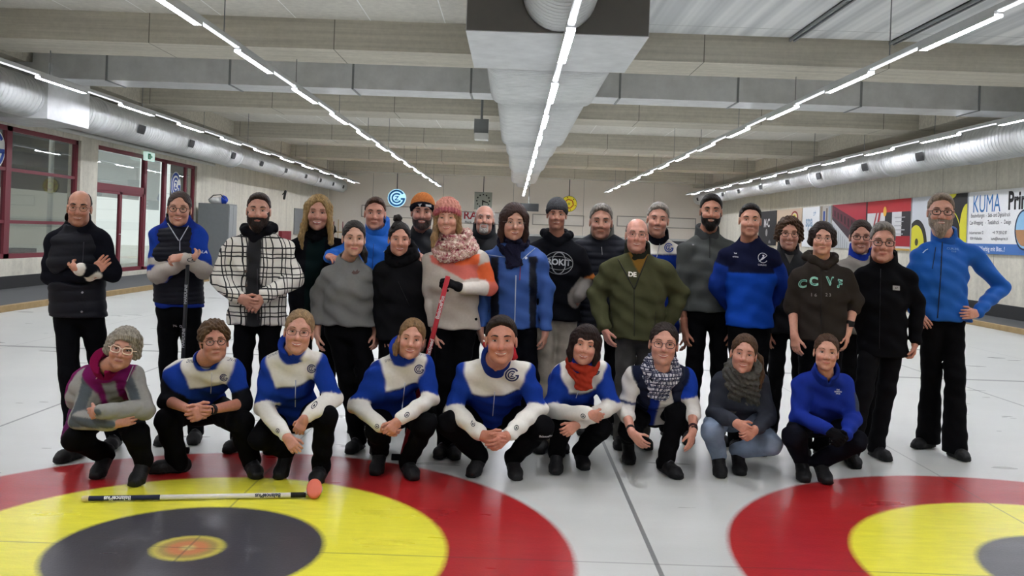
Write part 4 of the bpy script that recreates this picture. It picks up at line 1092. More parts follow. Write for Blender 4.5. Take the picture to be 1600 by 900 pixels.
    V, Fq = s.mesh(.02); parts.append((V, Fq, np.tile(skin, (len(V), 1))))
    nV = 0; VV = []; FF = []; CC = []
    for V, Fq, c in parts: VV.append(V); FF.append(Fq+nV); CC.append(c); nV += len(V)
    body = place('body', np.concatenate(VV), np.concatenate(FF), 'skin', np.concatenate(CC))
    # ---------------- head details
    def mk(nm, m, mat, smooth=True, extra=None):
        o = place(nm, toW(m.V), m.F, mat, np.array(m.C))
        if extra is not None:
            g = link_mesh('lens', toW(extra.V), extra.F, M['lens'], o, np.array(extra.C), R0); g.location = (0, 0, 0)
        return o
    def put(nm, s, col, vox, mat='hair', par=root):
        V, Fq = s.mesh(vox)
        if len(V): return place(nm, toW(V), Fq, mat, np.tile(col, (len(V), 1)), par)
    face_parts(d, bv, mk); glasses_parts(d, bv, mk); beard_parts(d, put); hair_parts(d, put); hat_parts(d, put)
    for V, Fq, c in glv: place('glove', V, Fq, 'knit', np.tile(c, (len(V), 1)))
    # ---------------- trousers
    tr = d.get('tr', {}); tw = tr.get('w', 1.0)*(1.0 if fem else 1.06)
    s = SDF(.03)
    hwd = d.get('hw', .145 if fem else .16)
    s.ecap(pel-up*.02, pel+up*.12, (hwd*.97, .11), (hwd*.88, .1), lat)
    for i in (0, 1):
        if sq: s.cap(hips[i], kn[i], .088*tw, .071*tw); s.cap(kn[i], an[i]+(0, .0, -.03-.25*hr[i]), .068*tw, .056*tw)
        else:
            s.cap(hips[i], kn[i], .077*tw, .059*tw); s.cap(kn[i], an[i]+(0, 0, -.02), .058*tw, .056*tr.get('hem', 1.0)*tw)
    if not sq: s.plane((0, 0, .035), (0, 0, 1), .01)
    s.disp(folds(.0035 if not sq else .0045, 34, d['head'][0]*.1))
    V, Fq = s.mesh(.0115)
    tc = np.tile(hexc(tr.get('c', '111113')), (len(V), 1))
    if tr.get('fn'): tc = tr['fn'](V, tc)
    trou = place('trousers', V, Fq, tr.get('mat', 'trouser'), tc)
    for i in (0, 1):
        shoe(root, an[i], tz[i], d.get('shoec', '111113'), 'shoe', hr[i])
    # ---------------- upper garment
    tp = d['top']; hw = d.get('hw', .145 if fem else .16)
    if sq: hem = pel+up*.03; zc = None
    else:
        hem = pel.copy(); hem[2] = P(hd[0], d['hem'], Y)[2]+.0; zc = hem[2]
    span = np.dot(mid-hem, up)
    s = SDF(.035)
    cw = .425*W-.012; wt = hem+up*span*.42; ch = hem+up*span*.72
    dpt = d.get('dp', 1.0)
    s.ecap(hem-up*.03, wt, (hw*1.07+b+.004, .126*dpt+b), (hw*.93+b, .108*dpt+b), lat)
    s.ecap(wt, ch, (hw*.93+b, .108*dpt+b), (cw+b*.5, .12*dpt+b), lat); s.ecap(ch, mid-up*.06, (cw+b*.5, .12*dpt+b), (cw*.93, .088+b), lat)
    if fem and tp.get('bust', 1):
        for sx in (-1, 1): s.ell(ch+lat*sx*.07+fwd*.07+up*(-.005), (.075, .07, .07), k=.05)
    s.cap(sj[0]+lat*.01, sj[1]-lat*.01, .046+b*.8, k=.05); s.cap(mid-up*.02, NB+up*.0, .085, .064, k=.05)
    for i in (0, 1):
        s.cap(sj[i]+up*.008, NB-up*.022, .042+b*.7, .052+b*.3, k=.05)
    for i in (0, 1):
        a, e, w = arms[i]; e2 = e; w2 = w
        if se[i] < 1: e2 = a+(e-a)*se[i]
        s.cap(a, e2, .051+b*.9, .044+b*1.0, k=.035)
        if se[i] >= 1:
            fr = min(se[i]-1, .93); w2 = e+(w-e)*fr; s.cap(e, w2, .044+b*1.0, (.033 if fr > .8 else .041)+b*.7, k=.012)
    col = tp.get('collar', .0)
    if col: s.cap(NB-up*.01, NB+up*col+fwd*(.0), .076 if not fem else .07, .07 if not fem else .064, k=.015)
    nr = d.get('neck', .05 if fem else .058)+.008
    hv = nrm(hc_-NB)
    s.cap(NB+up*.012+fwd*.012, NB+hv*.2, nr, nr*1.05, k=.008, mode='s')
    if tp.get('scoop'): s.ell(NB+fwd*.06+up*(-.0), (.06, .05, .03), k=.01, mode='s')
    if not sq: s.plane((0, 0, zc), (0, 0, 1), .012)
    if sq: s.plane(hem, up, .02)
    if tp.get('quilt'):
        q0 = tp['quilt']; o_ = NB
        s.disp(lambda X, Y, Z: -.009*(np.abs(np.sin(((X-f32(o_[0]))*f32(up[0])+(Y-f32(o_[1]))*f32(up[1])+(Z-f32(o_[2]))*f32(up[2]))*PI/q0))**.5-.6))
        s.disp(folds(.002, 40, 2))
    else: s.disp(folds(tp.get('fold', .0042)*1.35, tp.get('ff', 30), d['head'][0]*.37))
    V, Fq = s.mesh(.0082)
    # region info for panels
    q = V-NB; xt, zt, yt = q@lat, q@up, q@fwd
    def segd(V, a, b_):
        ba = b_-a; t = np.clip(((V-a)@ba)/(ba@ba), 0, 1); return np.linalg.norm(V-a-t[:, None]*ba, axis=1), t
    arm = np.zeros(len(V), int); at = np.zeros(len(V)); best = np.full(len(V), 9.)
    for i in (0, 1):
        a, e, w = arms[i]
        pr = V-np.where((segd(V, a, e)[0] < segd(V, e, w)[0])[:, None], a+segd(V, a, e)[1][:, None]*(e-a), e+segd(V, e, w)[1][:, None]*(w-e)); fr_ = -pr[:, 1]/(np.linalg.norm(pr, axis=1)+1e-6)
        if i == 0: frn = fr_.copy()
        d1, t1 = segd(V, a, e); d2, t2 = segd(V, e, w); dm = np.minimum(d1, d2); tt = np.where(d1 < d2, t1, 1+t2)
        m_ = dm < best; best = np.where(m_, dm, best); at = np.where(m_, tt, at); arm = np.where(m_, -1 if i == 0 else 1, arm); frn = np.where(m_, fr_, frn)
    zz = np.clip((zt+span*.28)/(span*.28+.06), 0, 1); wx = cw*(1-.07*zz)
    qe = np.sqrt((xt/(wx+b*.5))**2+(yt/(.12+b))**2)
    fsc = best/(.052+b) - np.maximum(qe, .2)*1.12 + 3*np.clip(.3*cw-np.abs(xt), 0, 1)/cw + 2.5*np.clip(cw*.86-np.abs(xt), 0, 1)/cw*(at < .25)
    E0 = np.concatenate([Fq[:, [0, 1]], Fq[:, [1, 2]], Fq[:, [2, 3]], Fq[:, [3, 0]]]); nn = np.bincount(E0.ravel(), minlength=len(V)).astype(float)+1e-9
    for _ in range(12): fsc = .4*fsc+.6*(np.bincount(E0[:, 0], fsc[E0[:, 1]], len(V))+np.bincount(E0[:, 1], fsc[E0[:, 0]], len(V)))/nn
    arm = np.where(fsc < 0, arm, 0)
    base = np.tile(hexc(tp['c']), (len(V), 1)); I = dict(xt=xt, zt=zt, yt=yt, arm=arm, at=at, W=W, V=V, span=span, fr=frn)
    I['af'] = fsc*.055; I['al'] = np.where(at < 1, 1, 1)*.27
    if tp.get('fn'): base = tp['fn'](base, I)
    for _ in range(1): base = .5*base+.5*np.stack([(np.bincount(E0[:, 0], base[E0[:, 1], c_], len(V))+np.bincount(E0[:, 1], base[E0[:, 0], c_], len(V)))/nn for c_ in range(3)], 1)
    gar = place(tp.get('name', 'jacket'), V, Fq, tp.get('mat', 'fleece'), base); gb = bvh(V, Fq)
    # ---------------- extras worn
    tgt = {'top': (gar, gb)}
    for chd in root.children:
        if chd.name.startswith('hat_brim'): tgt['hat'] = (chd, None)
    def add_sdf(nm, s, col, mat, vox=.009, par=root):
        V, Fq = s.mesh(vox); o = place(nm, V, Fq, mat, np.tile(hexc(col), (len(V), 1)), par); return o, bvh(V, Fq)
    if tp.get('hood'):
        hc2 = tp['hood']; s = SDF(.02); r = tp.get('hoodr', .03)
        pts = [NB+fwd*.075-up*.045, NB+lat*.07+fwd*.045-up*.0, NB+lat*.095-fwd*.02+up*.02, NB+lat*.06-fwd*.085+up*.03, NB-fwd*.1+up*.03, NB-lat*.06-fwd*.085+up*.03, NB-lat*.095-fwd*.02+up*.02, NB-lat*.07+fwd*.045, NB+fwd*.075-up*.045]
        for a, c in zip(pts[:-1], pts[1:]): s.cap(a, c, r if not tp.get('fur') else r*1.3, k=.02)
        s.disp(folds(.003 if not tp.get('fur') else .006, 60 if not tp.get('fur') else 110, 1))
        add_sdf('hood', s, hc2, 'knit' if tp.get('fur') else tp.get('mat', 'fleece') if tp.get('mat') != 'plaid' else 'fleece')
    if tp.get('stand'):
        sc_ = tp['stand']; s = SDF(.012); co = nr+.024; s.cap(NB-up*.025-fwd*.004, NB+up*sc_[1]-fwd*.002, co+.006, co)
        s.cap(NB+fwd*.008-up*.0, NB+hv*.25+fwd*.012, nr+.002, nr+.01, k=.004, mode='s'); s.plane(NB+up*(sc_[1]+.02), -up+fwd*(-.35))
        s.ecap(NB+fwd*.09+up*.09, NB+fwd*.09+up*.0, (.03, .05), (.002, .05), lat, k=.004, mode='s')
        add_sdf('collar', s, sc_[0], tp.get('mat', 'fleece') if tp.get('mat') != 'plaid' else 'fleece', .0065)
    if d.get('scarf'):
        sc_ = d['scarf']; s = SDF(.012); R_ = sc_.get('r', .1); th = sc_.get('t', .03)
        for lvl, (hh, rr_) in enumerate(sc_.get('loops', ((.0, 1.0), (.045, .86)))):
            pts = [NB+lat*R_*rr_*math.sin(a)*1.0+fwd*(R_*rr_*.85*math.cos(a)+.01)+up*(hh-.035*math.cos(a)*(1.4-lvl*.5)+.012*math.sin(2*a+lvl*2)) for a in np.linspace(0, 2*PI, 19)]
            for a, c in zip(pts[:-1], pts[1:]): s.cap(a, c, th*(1-.1*lvl), k=.008)
        for (x0, x1, ln, r0) in sc_.get('tails', ()):
            a = NB+fwd*(R_*.9)+lat*x0-up*.03; c = NB+fwd*(R_*.95+.055)+lat*x1-up*ln; s.ecap(a+fwd*.015, c, (r0, .02), (r0*1.2, .016), lat, k=.02)
        am = sc_.get('amp', .004)
        s.disp(lambda X, Y, Z: am*np.sin(120*Z+60*X+8*np.sin(20*Y))+am*.6*np.sin(190*X+4*np.sin(40*Z)))
        tgt['scarf'] = add_sdf('scarf', s, sc_['c'], sc_.get('mat', 'knit'), .0062)
    if d.get('vest'):
        ve = d['vest']; s = SDF(.035); g = b+ve.get('g', .016)
        s.ecap(hem-up*.03, wt, (hw*1.03+g, .122+g), (hw*.95+g, .108+g), lat)
        s.ecap(wt, ch, (hw*.95+g, .108+g), (cw+g*.3, .12+g), lat); s.ecap(ch, mid-up*.04, (cw+g*.3, .12+g), (cw*.9, .088+g), lat)
        if fem:
            for sx in (-1, 1): s.ell(ch+lat*sx*.07+fwd*.075, (.078, .07, .07), k=.05)
        s.cap(sj[0]+lat*.05, sj[1]-lat*.05, .052+g, k=.05); s.cap(NB-up*.02, NB+up*ve.get('col', .04), .086, .078, k=.03)
        for i in (0, 1):
            a, e, w = arms[i]; o3 = (-lat if i == 0 else lat); s.cap(a+o3*.035, e+o3*.035, .05+b, .05+b, k=.012, mode='s')
        s.cap(NB+up*.012+fwd*.015, NB+hv*.2, nr+.008, nr+.016, k=.008, mode='s')
        for i in (0, 1):
            a, e, w = arms[i]; s.cap(e, w+nrm(w-e)*.1, .05+b*1.2, .045+b, k=.025, mode='s')
        if ve.get('open'):
            o2 = ve['open']; s.ecap(NB+fwd*.16+up*.05, hem+fwd*.16-up*.05, (o2[0], .1), (o2[1], .1), lat, k=.006, mode='s')
        if not sq: s.plane((0, 0, zc+ve.get('dz', 0)), (0, 0, 1), .01)
        else: s.plane(hem, up, .02)
        if ve.get('quilt'):
            q0 = ve['quilt']; o_ = NB
            s.disp(lambda X, Y, Z: -.008*(np.abs(np.sin(((X-f32(o_[0]))*f32(up[0])+(Y-f32(o_[1]))*f32(up[1])+(Z-f32(o_[2]))*f32(up[2]))*PI/q0))**.5-.6))
        V, Fq = s.mesh(.0085); o = place(ve.get('name', 'vest'), V, Fq, 'shell', np.tile(hexc(ve['c']), (len(V), 1))); tgt['vest'] = (o, bvh(V, Fq))
    # ---------------- prints, zips and emblems, projected onto the cloth they sit on
    camp = Vector((0, 0, CAMZ))
    def ray(px, py, bv_):
        t = Vector(P(px, py, 5.0)); dr = (t-camp).normalized(); h = bv_.ray_cast(camp, dr, 12)
        return (np.array(h[0]), np.array(dr)) if h[0] else None
    tgt['trousers'] = (trou, None)
    for it in d.get('marks', []):
        kind = it[0]; on = 'top'
        if kind.startswith('@'): on, kind = kind[1:].split(':')
        go, gv = tgt[on]
        if gv is None: gv = bvh(np.array([tuple(Vector(v.co)+R0) for v in go.data.vertices]), [tuple(p.vertices) for p in go.data.polygons])
        m = MB()
        if kind == 'line':
            hits = []
            for a, c in zip(it[1][:-1], it[1][1:]):
                for t in np.linspace(0, 1, 12):
                    r = ray(a[0]+(c[0]-a[0])*t, a[1]+(c[1]-a[1])*t, gv)
                    if r is not None: hits.append(r[0]-r[1]*.002)
            if len(hits) < 2: continue
            md = np.median([h_[1] for h_ in hits]); pts = [h_ for h_ in hits if h_[1] < md+.09]
            if len(pts) < 2: continue
            m.tube(pts, it[2], 5, hexc(it[3])); nm = it[4] if len(it) > 4 else 'zip'
        elif kind == 'poly':
            pts = it[1]; n = len(pts); cx_, cy_ = np.mean(pts, 0); V = []; ok = True; rings = 4
            grid = [(cx_, cy_)]+[(cx_+(p[0]-cx_)*k/rings, cy_+(p[1]-cy_)*k/rings) for k in range(1, rings+1) for p in pts]
            for g in grid:
                r = ray(*g, gv)
                if r is None: ok = False; break
                V.append(r[0]-r[1]*.003)
            if not ok: continue
            Fc = [(0, 1+i, 1+(i+1) % n) for i in range(n)]+[(1+(k-1)*n+i, 1+k*n+i, 1+k*n+(i+1) % n, 1+(k-1)*n+(i+1) % n) for k in range(1, rings) for i in range(n)]
            m.add(V, Fc, hexc(it[2])); nm = it[3] if len(it) > 3 else 'patch'
        else:
            if kind == 'text': sh2 = text2d(it[1], it[6] if len(it) > 6 else .02); px_, py_, hp, cc = it[2:6]; rot = it[7] if len(it) > 7 else 0; nm = 'lettering'; k0 = 1.0
            elif kind == 'gc': sh2 = gc_emblem(); px_, py_, hp, cc = it[1:5]; rot = 0; nm = 'emblem'
            elif kind == 'disc': sh2 = merge2d(ring2d(.72, 1, n=20), poly2d([(-.5, -.35), (.5, -.35), (0, .5)])); px_, py_, hp, cc = it[1:5]; rot = 0; nm = 'emblem'
            elif kind == 'dot': sh2 = ring2d(0, 1, n=16); px_, py_, hp, cc = it[1:5]; rot = 0; nm = 'badge'
            elif kind == 'shape': sh2 = it[1]; px_, py_, hp, cc = it[2:6]; rot = 0; nm = 'emblem'
            r = ray(px_, py_, gv)
            if r is None: continue
            c0, dr = r; sc_ = hp*c0[1]/F
            V2, F2 = xf2d(sh2, sc_, 0, 0, rot-ROLL)
            V = []; last = c0[1]; bad = set()
            for a, c in V2:
                o_ = c0+np.array((a, 0, c)); h = gv.ray_cast(Vector((o_[0], o_[1]-.25, o_[2])), Vector((0, 1, 0)), .4)
                good_ = bool(h[0] and abs(h[0].y-c0[1]) < .1)
                if not good_: bad.add(len(V))
                y_ = h[0].y if good_ else last; last = y_; V.append((o_[0], y_-.0035, o_[2]))
            m.add(V, [f_ for f_ in F2 if not bad.intersection(f_)], hexc(cc))
        o = link_mesh(nm, m.V, m.F, M['print'], go, np.array(m.C), R0, True); o.location = (0, 0, 0)
    for fn in d.get('extra', []): fn(dict(root=root, R0=R0, place=place, NB=NB, up=up, lat=lat, fwd=fwd, arms=arms, pel=pel, hem=hem, Y=Y, sj=sj, add=add_sdf))
    return root
# ------------------------------------------------------------------ what each person wears and how they stand
GB, GW, NAVY = '1a388e', 'd9d6cc', '161a30'
def setc(base, m, h): base[m] = hexc(h)
def gc_fn(yoke=.165, wh=.98, blue=GB, short=None):
    def fn(b, I):
        t = I['arm'] == 0; sm = lambda x: np.clip(.5+x/.007, 0, 1)[:, None]; C = hexc
        body = C(GW)*sm(I['zt']+yoke)+C('162f80')*(1-sm(I['zt']+yoke)); ln = np.exp(-((I['zt']+yoke)/.006)**2)[:, None]; body = body*(1-ln)+C('10163c')*ln
        w = sm((I['at']-(short or wh))*.27); slv = C(blue)*(1-w)+C('15161a' if short else GW)*w
        a = sm(-I['af']); b[:] = body*(1-a)+slv*a
        cr = sm(.083-np.hypot(I['xt'], I['yt']-.01))*sm(I['zt']+.035)*t[:, None]; b[:] = b*(1-cr)+C('1c3690')*cr
        return b
        if short:
            setc(b, (~t), blue); setc(b, (~t) & (I['at'] > short), '15161a')
        else: setc(b, (~t) & (I['at'] < wh), blue); setc(b, (~t) & (I['at'] >= wh), GW); setc(b, (~t) & (np.abs(I['at']-wh) < .025), 'b8bcc8')
        setc(b, t & (np.hypot(I['xt'], I['yt']-.01) < .083) & (I['zt'] > -.035), '1c3690')
        return b
    return fn
def gc_marks(zip_, gc, sl, tl=None, tr_=None, tc='20264a'):
    m = [('line', zip_, .0028, 'aab2c8')] if zip_ else []
    if gc: m.append(('gc', *gc, '1a2350'))
    for x, y in sl: m.append(('disc', x, y, 3.6, '202636'))
    if tl: m.append(('text', 'DYNASTY', tl[0], tl[1], 5.5, tc, .0, tl[2]))
    if tr_: m.append(('text', 'DYNASTY', tr_[0], tr_[1], 5.5, tc, .0, tr_[2]))
    return m
H = lambda to, curl=.5, n=None, th=.5, **k: dict(to=to, curl=curl, th=th, **({'n': n} if n else {}), **k)
def hang(x, y, side): return H((x, y, -.02), .55, (1 if side == 0 else -1, .35, 0), .5)
GRP = 'people posing for the group photo'
BK = '0a0a0c'
PEOPLE = []
A_ = PEOPLE.append

# ---- back row, left to right
A_(dict(label='bald man with thin glasses, arms folded over a black quilted vest', Y=5.95, head=(124, 297, 354), sh=((72, 368), (172, 364)), hsc=1.02,
  hair='ring', hc='231b18', ht=.002, skin='b57f66', fw=.95, stubble=.45, smile=.75, nose=1.1, bt=.0034, bc='1c1512', glasses=('2a2a2a', .0011, 'round'),
  el=((78, 432, 0), (177, 428, 0)), wr=((146, 430, -.15), (122, 420, -.25)), hand=(H((172, 396, -.1), .3, (0, 1, .2), .8), H((96, 420, -.08), .3, (0, .8, .4), .9)),
  hem=494, hw=.155, toe=((84, 727), (166, 708)), foot=(-14, 8), tr=dict(c='08090c'),
  top=dict(name='sweater', c='101118', mat='fleece', fold=.003, fn=lambda b, I: (setc(b, (I['arm'] != 0) & (I['at'] > 1.92), 'd8d4ca'), b)[1]),
  vest=dict(c='13141b', quilt=.075, g=.014, col=.025),
  marks=[('@vest:line', [(131, 378), (128, 430)], .003, '2a2b32'), ('@vest:dot', 129, 457, 1.6, '8a8a8e'), ('@vest:dot', 128, 487, 1.6, '8a8a8e')]))
A_(dict(label='woman with dark glasses and navy vest leaning her folded arms on a broom', Y=6.3, head=(280, 299, 355), sh=((236, 358), (322, 356)), fem=1,
  hair='tied', hc='33241e', bun=(0, .085, -.0), skin='c08d76', smile=1.0, open=.009, lip='a8584e', glasses=('1c1a1c', .0022, 'round'),
  el=((243, 430, -.08), (320, 424, -.08)), wr=((300, 404, -.28), (286, 402, -.34)), hand=(H((316, 398, -.12), .4, (0, 1, .2), .9), H((268, 404, -.34), .9, (0, .7, -.7), .8)),
  hem=480, hw=.15, toe=((242, 700), (300, 698)), tr=dict(c='090a0c'),
  top=dict(c=GB, fn=lambda b, I: (setc(b, I['arm'] == 0, '1a2e80'), setc(b, (I['arm'] != 0) & (I['at'] > .92), 'b9b2a8'), setc(b, (I['arm'] == -1) & (I['at'] > .62) & (I['at'] < .78), 'b9b2a8'), b)[3]),
  vest=dict(c='12131c', quilt=.035, g=.01, col=.055, dz=.03),
  marks=[('@vest:line', [(262, 349), (279, 376)], .0035, 'b8bcc8', 'piping'), ('@vest:line', [(296, 350), (281, 376)], .0035, 'b8bcc8', 'piping'), ('@vest:line', [(281, 376), (281, 392)], .003, '9a9ea8'),
         ('disc', 300, 406, 3.6, '20262c'), ('text', 'BALANCE', 323, 394, 6, 'd8dcea'), ('@trousers:text', '76   CURL', 282, 510, 5, 'b0b0b4'), ('@trousers:text', 'HARDLINE', 284, 547, 7, 'a8a8ac', .01, 1.5)]))
A_(dict(label='bearded man in a black and white checked shirt jacket with hands folded in front', Y=6.1, head=(404, 301, 358), sh=((350, 380), (456, 380)),
  hair='short', ht=.008, hf=.074, hc='2a1e18', skin='b98874', beard=('1f1612', .009, .012, -.048), smile=.1, nose=1.05, bt=.003,
  el=((343, 437, -.02), (459, 437, -.02)), wr=((374, 466, -.24), (410, 464, -.24)), hand=(H((404, 480, -.3), .5, (0, .9, .2), .5), H((392, 484, -.27), .7, (0, 1, 0), .5)),
  hem=506, hw=.175, bulk=.022, tr=dict(c=BK),
  top=dict(name='shirt_jacket', c='cfcbc2', mat='plaid', hood='101014', hoodr=.034, fold=.005, fn=lambda b, I: (setc(b, (I['arm'] == 0) & (np.abs(I['xt']-.005) < .05+.16*np.maximum(I['zt']+.06, 0)) & (I['yt'] > 0), '0e0e12'), b)[1]),
  marks=[('line', [(402, 420), (402, 500)], .003, '2c2c30', 'front_edge'), ('dot', 384, 424, 2.2, '4a3c32'), ('dot', 385, 446, 2.2, '4a3c32')]))
A_(dict(label='blonde woman in a black jacket with dark fur hood, behind the checked jacket man', Y=6.75, head=(497, 305, 361), sh=((452, 378), (538, 380)), fem=1,
  hair='long', hl=-.12, hc='8f7448', ht=.014, locks=[[(-.07, -.03, .0), (-.088, -.045, -.09), (-.10, -.075, -.17), (-.088, -.085, -.25)], [(.075, -.03, .0), (.09, -.04, -.09), (.1, -.06, -.2)]], lr=[.02, .022, .02, .008], bc='6a5238',
  skin='b5826c', smile=.9, open=.007, lip='b06058', el=((462, 450, 0), (532, 452, 0)), wr=((466, 525, -.05), (530, 525, -.05)), hand=(hang(466, 550, 0), hang(530, 550, 1)),
  hem=520, hw=.16, bulk=.02, top=dict(c='0d0d11', hood='0e0e10', fur=1, scoop=1, fn=lambda b, I: (setc(b, (I['arm'] == 0) & (np.abs(I['xt']-.01) < .065) & (I['yt'] > 0) & (I['zt'] < .02), '0c1a1a'), b)[1])))
A_(dict(label='short dark-haired woman in a plain grey sweatshirt, her hair tied back', Y=6.2, head=(553, 345, 401), sh=((505, 421), (583, 424)), fem=1,
  hair='tied', ht=.01, hc='1f1814', locks=[[(.05, .06, -.03), (.075, .03, -.10), (.088, .0, -.155)]], lr=[.03, .026, .012], skin='c4957e', smile=.35, yaw=6, lip='a85a56',
  el=((500, 456, .02), (584, 470, .05)), wr=((495, 520, -.04), (586, 520, .05)), hand=(H((497, 541, -.05), .5, (1, .3, 0)), hang(588, 545, 1)),
  hem=508, hw=.165, bulk=.02, toe=((543, 712), (590, 716)), tr=dict(c=BK), dp=1.05,
  top=dict(name='sweatshirt', c='6e6e6b', fold=.005, collar=.012, bust=1),
  marks=[('shape', poly2d([(-1, -.2), (-.6, .4), (-.1, .1), (.3, .7), (.6, .2), (1, .4), (.8, -.2), (.4, -.5), (-.5, -.6)]), 556, 425, 6, '4a3632')]))
A_(dict(label='short-haired man in a bright blue zip jacket behind the grey sweatshirt, arms around both neighbours', Y=6.8, head=(586, 308, 360), sh=((545, 372), (632, 376)),
  hair='short', ht=.009, hc='3e281c', skin='bd8570', smile=.45, nose=1.05, el=((522, 400, -.12), (640, 392, -.22)), wr=((514, 401, -.5), (648, 395, -.48)),
  hand=(H((530, 404, -.62), .45, (0, .1, -1), .3), H((660, 404, -.60), .45, (0, .1, -1), .3)), hem=500,
  top=dict(c='1f5fb8', mat='shell', stand=('1f5fb8', .06)), marks=[('line', [(584, 381), (582, 420)], .003, '143f80'), ('shape', poly2d([(-1, -.4), (-.2, .5), (.1, .1), (.9, .9), (.5, -.1), (.1, -.5), (-.3, -.1)]), 602, 393, 3.4, 'c8d8ec')]))
A_(dict(label='woman with a dark top-knot bun in a black high-necked sweater', Y=6.2, head=(624, 348, 401), sh=((584, 415), (672, 417)), fem=1,
  hair='tied', ht=.012, hc='1c1614', bun=(-.02, .02, .155), locks=[[(-.05, -.03, .09), (-.01, .02, .13)]], lr=[.02, .024], skin='c08a74', smile=1.0, open=.008, lip='a44e4a', yaw=6,
  el=((590, 462, .02), (668, 462, .02)), wr=((600, 525, -.02), (662, 525, 0)), hand=(hang(602, 548, 0), hang(660, 548, 1)),
  hem=530, hw=.16, bulk=.014, tr=dict(c=BK), top=dict(name='sweater', c='141416', fold=.0035),
  scarf=dict(c='101012', r=.085, t=.034, loops=((-.005, 1.05), (.04, .9)), amp=.002, mat='fleece'), marks=[('line', [(622, 440), (640, 478)], .0012, '2a2a2c', 'seam')]))
A_(dict(label='bearded man in an orange and black bobble-free beanie smiling at the back', Y=7.1, head=(660, 303, 361), sh=((612, 374), (706, 376)),
  hair='crop', hc='30221c', hat=('rib', 'b8703e', '14141a'), skin='b07a66', fw=1.0, beard=('3a2a24', .005, .0, -.05), smile=.9, open=.007, stubble=.5, bt=.003,
  el=((612, 450, 0), (706, 450, 0)), wr=((616, 520, 0), (700, 520, 0)), hand=(hang(616, 545, 0), hang(700, 545, 1)), hem=520, bulk=.02, top=dict(c='16171a', mat='shell', collar=.03),
  marks=[('@hat:poly', [(653, 319), (659, 318), (659, 325), (653, 326)], 'c8c8c8', 'badge'), ('@hat:poly', [(665, 319), (674, 320), (674, 324), (665, 323)], 'b8b8b8', 'badge')]))
A_(dict(label='smiling woman in a chunky pink knit hat and patterned scarf, holding a red broom', Y=6.1, head=(699, 312, 370), sh=((660, 399), (764, 397)), fem=1,
  hair='long', hl=-.14, hc='8c6f4c', bc='6a4a34', hat=('chunky', 'c48878', 'b0646a'), skin='cf9a84', smile=1.0, open=.008, lip='b05a58', yaw=-4, roll=-3,
  locks=[[(-.07, -.02, -.06), (-.088, -.035, -.14), (-.1, -.05, -.2)]], lr=[.02, .026, .012],
  el=((672, 458, .03), (766, 450, -.02)), wr=((680, 520, 0), (719, 450, -.24)), hand=(hang(684, 545, 0), H((700, 441, -.29), 1.2, (-.3, .5, -1), .9, sc=1.3)), gloves=(None, '101012'),
  hem=512, hw=.155, bulk=.008, toe=((682, 720), (712, 722)), tr=dict(c=BK),
  top=dict(name='sweater', c='b0a79c', fold=.0035, fn=lambda b, I: sweater_panels(b, I)),
  scarf=dict(c='8e3a4a', mat='dapple', r=.105, t=.036, loops=((-.045, 1.2), (.0, 1.08), (.05, .88)), amp=.004), marks=[('dot', 720, 403, 3.2, '4a2a26')]))
def sweater_panels(b, I):
    t = I['arm'] == 0
    setc(b, ~t & (I['arm'] == 1) & (I['at'] < 1.2) & (I['at'] > .15), 'd4623a'); setc(b, (I['arm'] == 1) & (I['at'] > .85) & (I['at'] < 1.2), 'c8685a'); setc(b, (I['arm'] == 1) & (I['at'] >= 1.2), 'c9c2b8')
    z = I['zt']+.08; x = I['xt']
    setc(b, t & (z < .0) & (z > -.1-.55*(x+.06)), 'c4675c'); setc(b, t & (z < .0) & (z > -.07) & (x > .0), 'd4623a')
    setc(b, (z > .0) & (I['zt'] > -.08) & t, 'c9c2b8')
    return b
A_(dict(label='white-haired old man with moustache at the very back, peering over the row', Y=7.2, head=(757, 320, 367), sh=((716, 376), (796, 378)),
  hair='ring', ht=.008, hc='b8b4ae', skin='c08c78', smile=.3, open=.006, bc='8a8078', bt=.0032, beard=('b4aea6', .004, 0, -.045, True), pitch=8,
  el=((720, 450, 0), (794, 450, 0)), wr=((722, 520, 0), (792, 520, 0)), hand=(hang(722, 545, 0), hang(792, 545, 1)), hem=520, top=dict(c='17181c', mat='shell', stand=('1c1d22', .05))))
A_(dict(label='dark-haired woman with thin glasses in a blue and navy outdoor jacket and dark scarf', Y=6.25, head=(803, 319, 378), sh=((752, 397), (854, 396)), fem=1, hsc=.97,
  hair='long', hl=-.13, ht=.02, hf=.06, hc='33201a', skin='bb8a74', smile=.8, open=.006, glasses=('a09a92', .0009, 'round'), fx=.008, lip='a8584e', yaw=6,
  el=((754, 456, .02), (853, 452, 0)), wr=((750, 516, -.04), (852, 520, -.04)), hand=(hang(753, 545, 0), hang(850, 546, 1)),
  hem=512, hw=.16, bulk=.014, toe=((808, 716), (846, 712)), tr=dict(c='0f1014'),
  top=dict(c='34528e', mat='shell', fold=.005, fn=lambda b, I: (setc(b, (I['arm'] == 0) & (np.abs(I['xt']) > .105) & (I['zt'] < -.1), '10121c'), setc(b, (I['arm'] == -1) & (I['at'] > .3) & (I['V'][:, 0] > -99) & (I['at'] < 1.0), '141828'), b)[2]),
  scarf=dict(c='1a1a2c', r=.085, t=.03, loops=((-.01, 1.0), (.035, .85)), tails=((-.03, .01, .16, .05),), amp=.004),
  marks=[('line', [(806, 430), (804, 508)], .004, 'a8b0c4'), ('line', [(762, 398), (790, 402)], .0022, 'a8b0c0', 'piping'), ('line', [(836, 388), (808, 412)], .0025, 'a8b0c0', 'piping'), ('line', [(813, 416), (812, 438)], .003, '8a2438', 'pocket_zip'), ('dot', 822, 403, 2.2, 'c8d0dc')]))
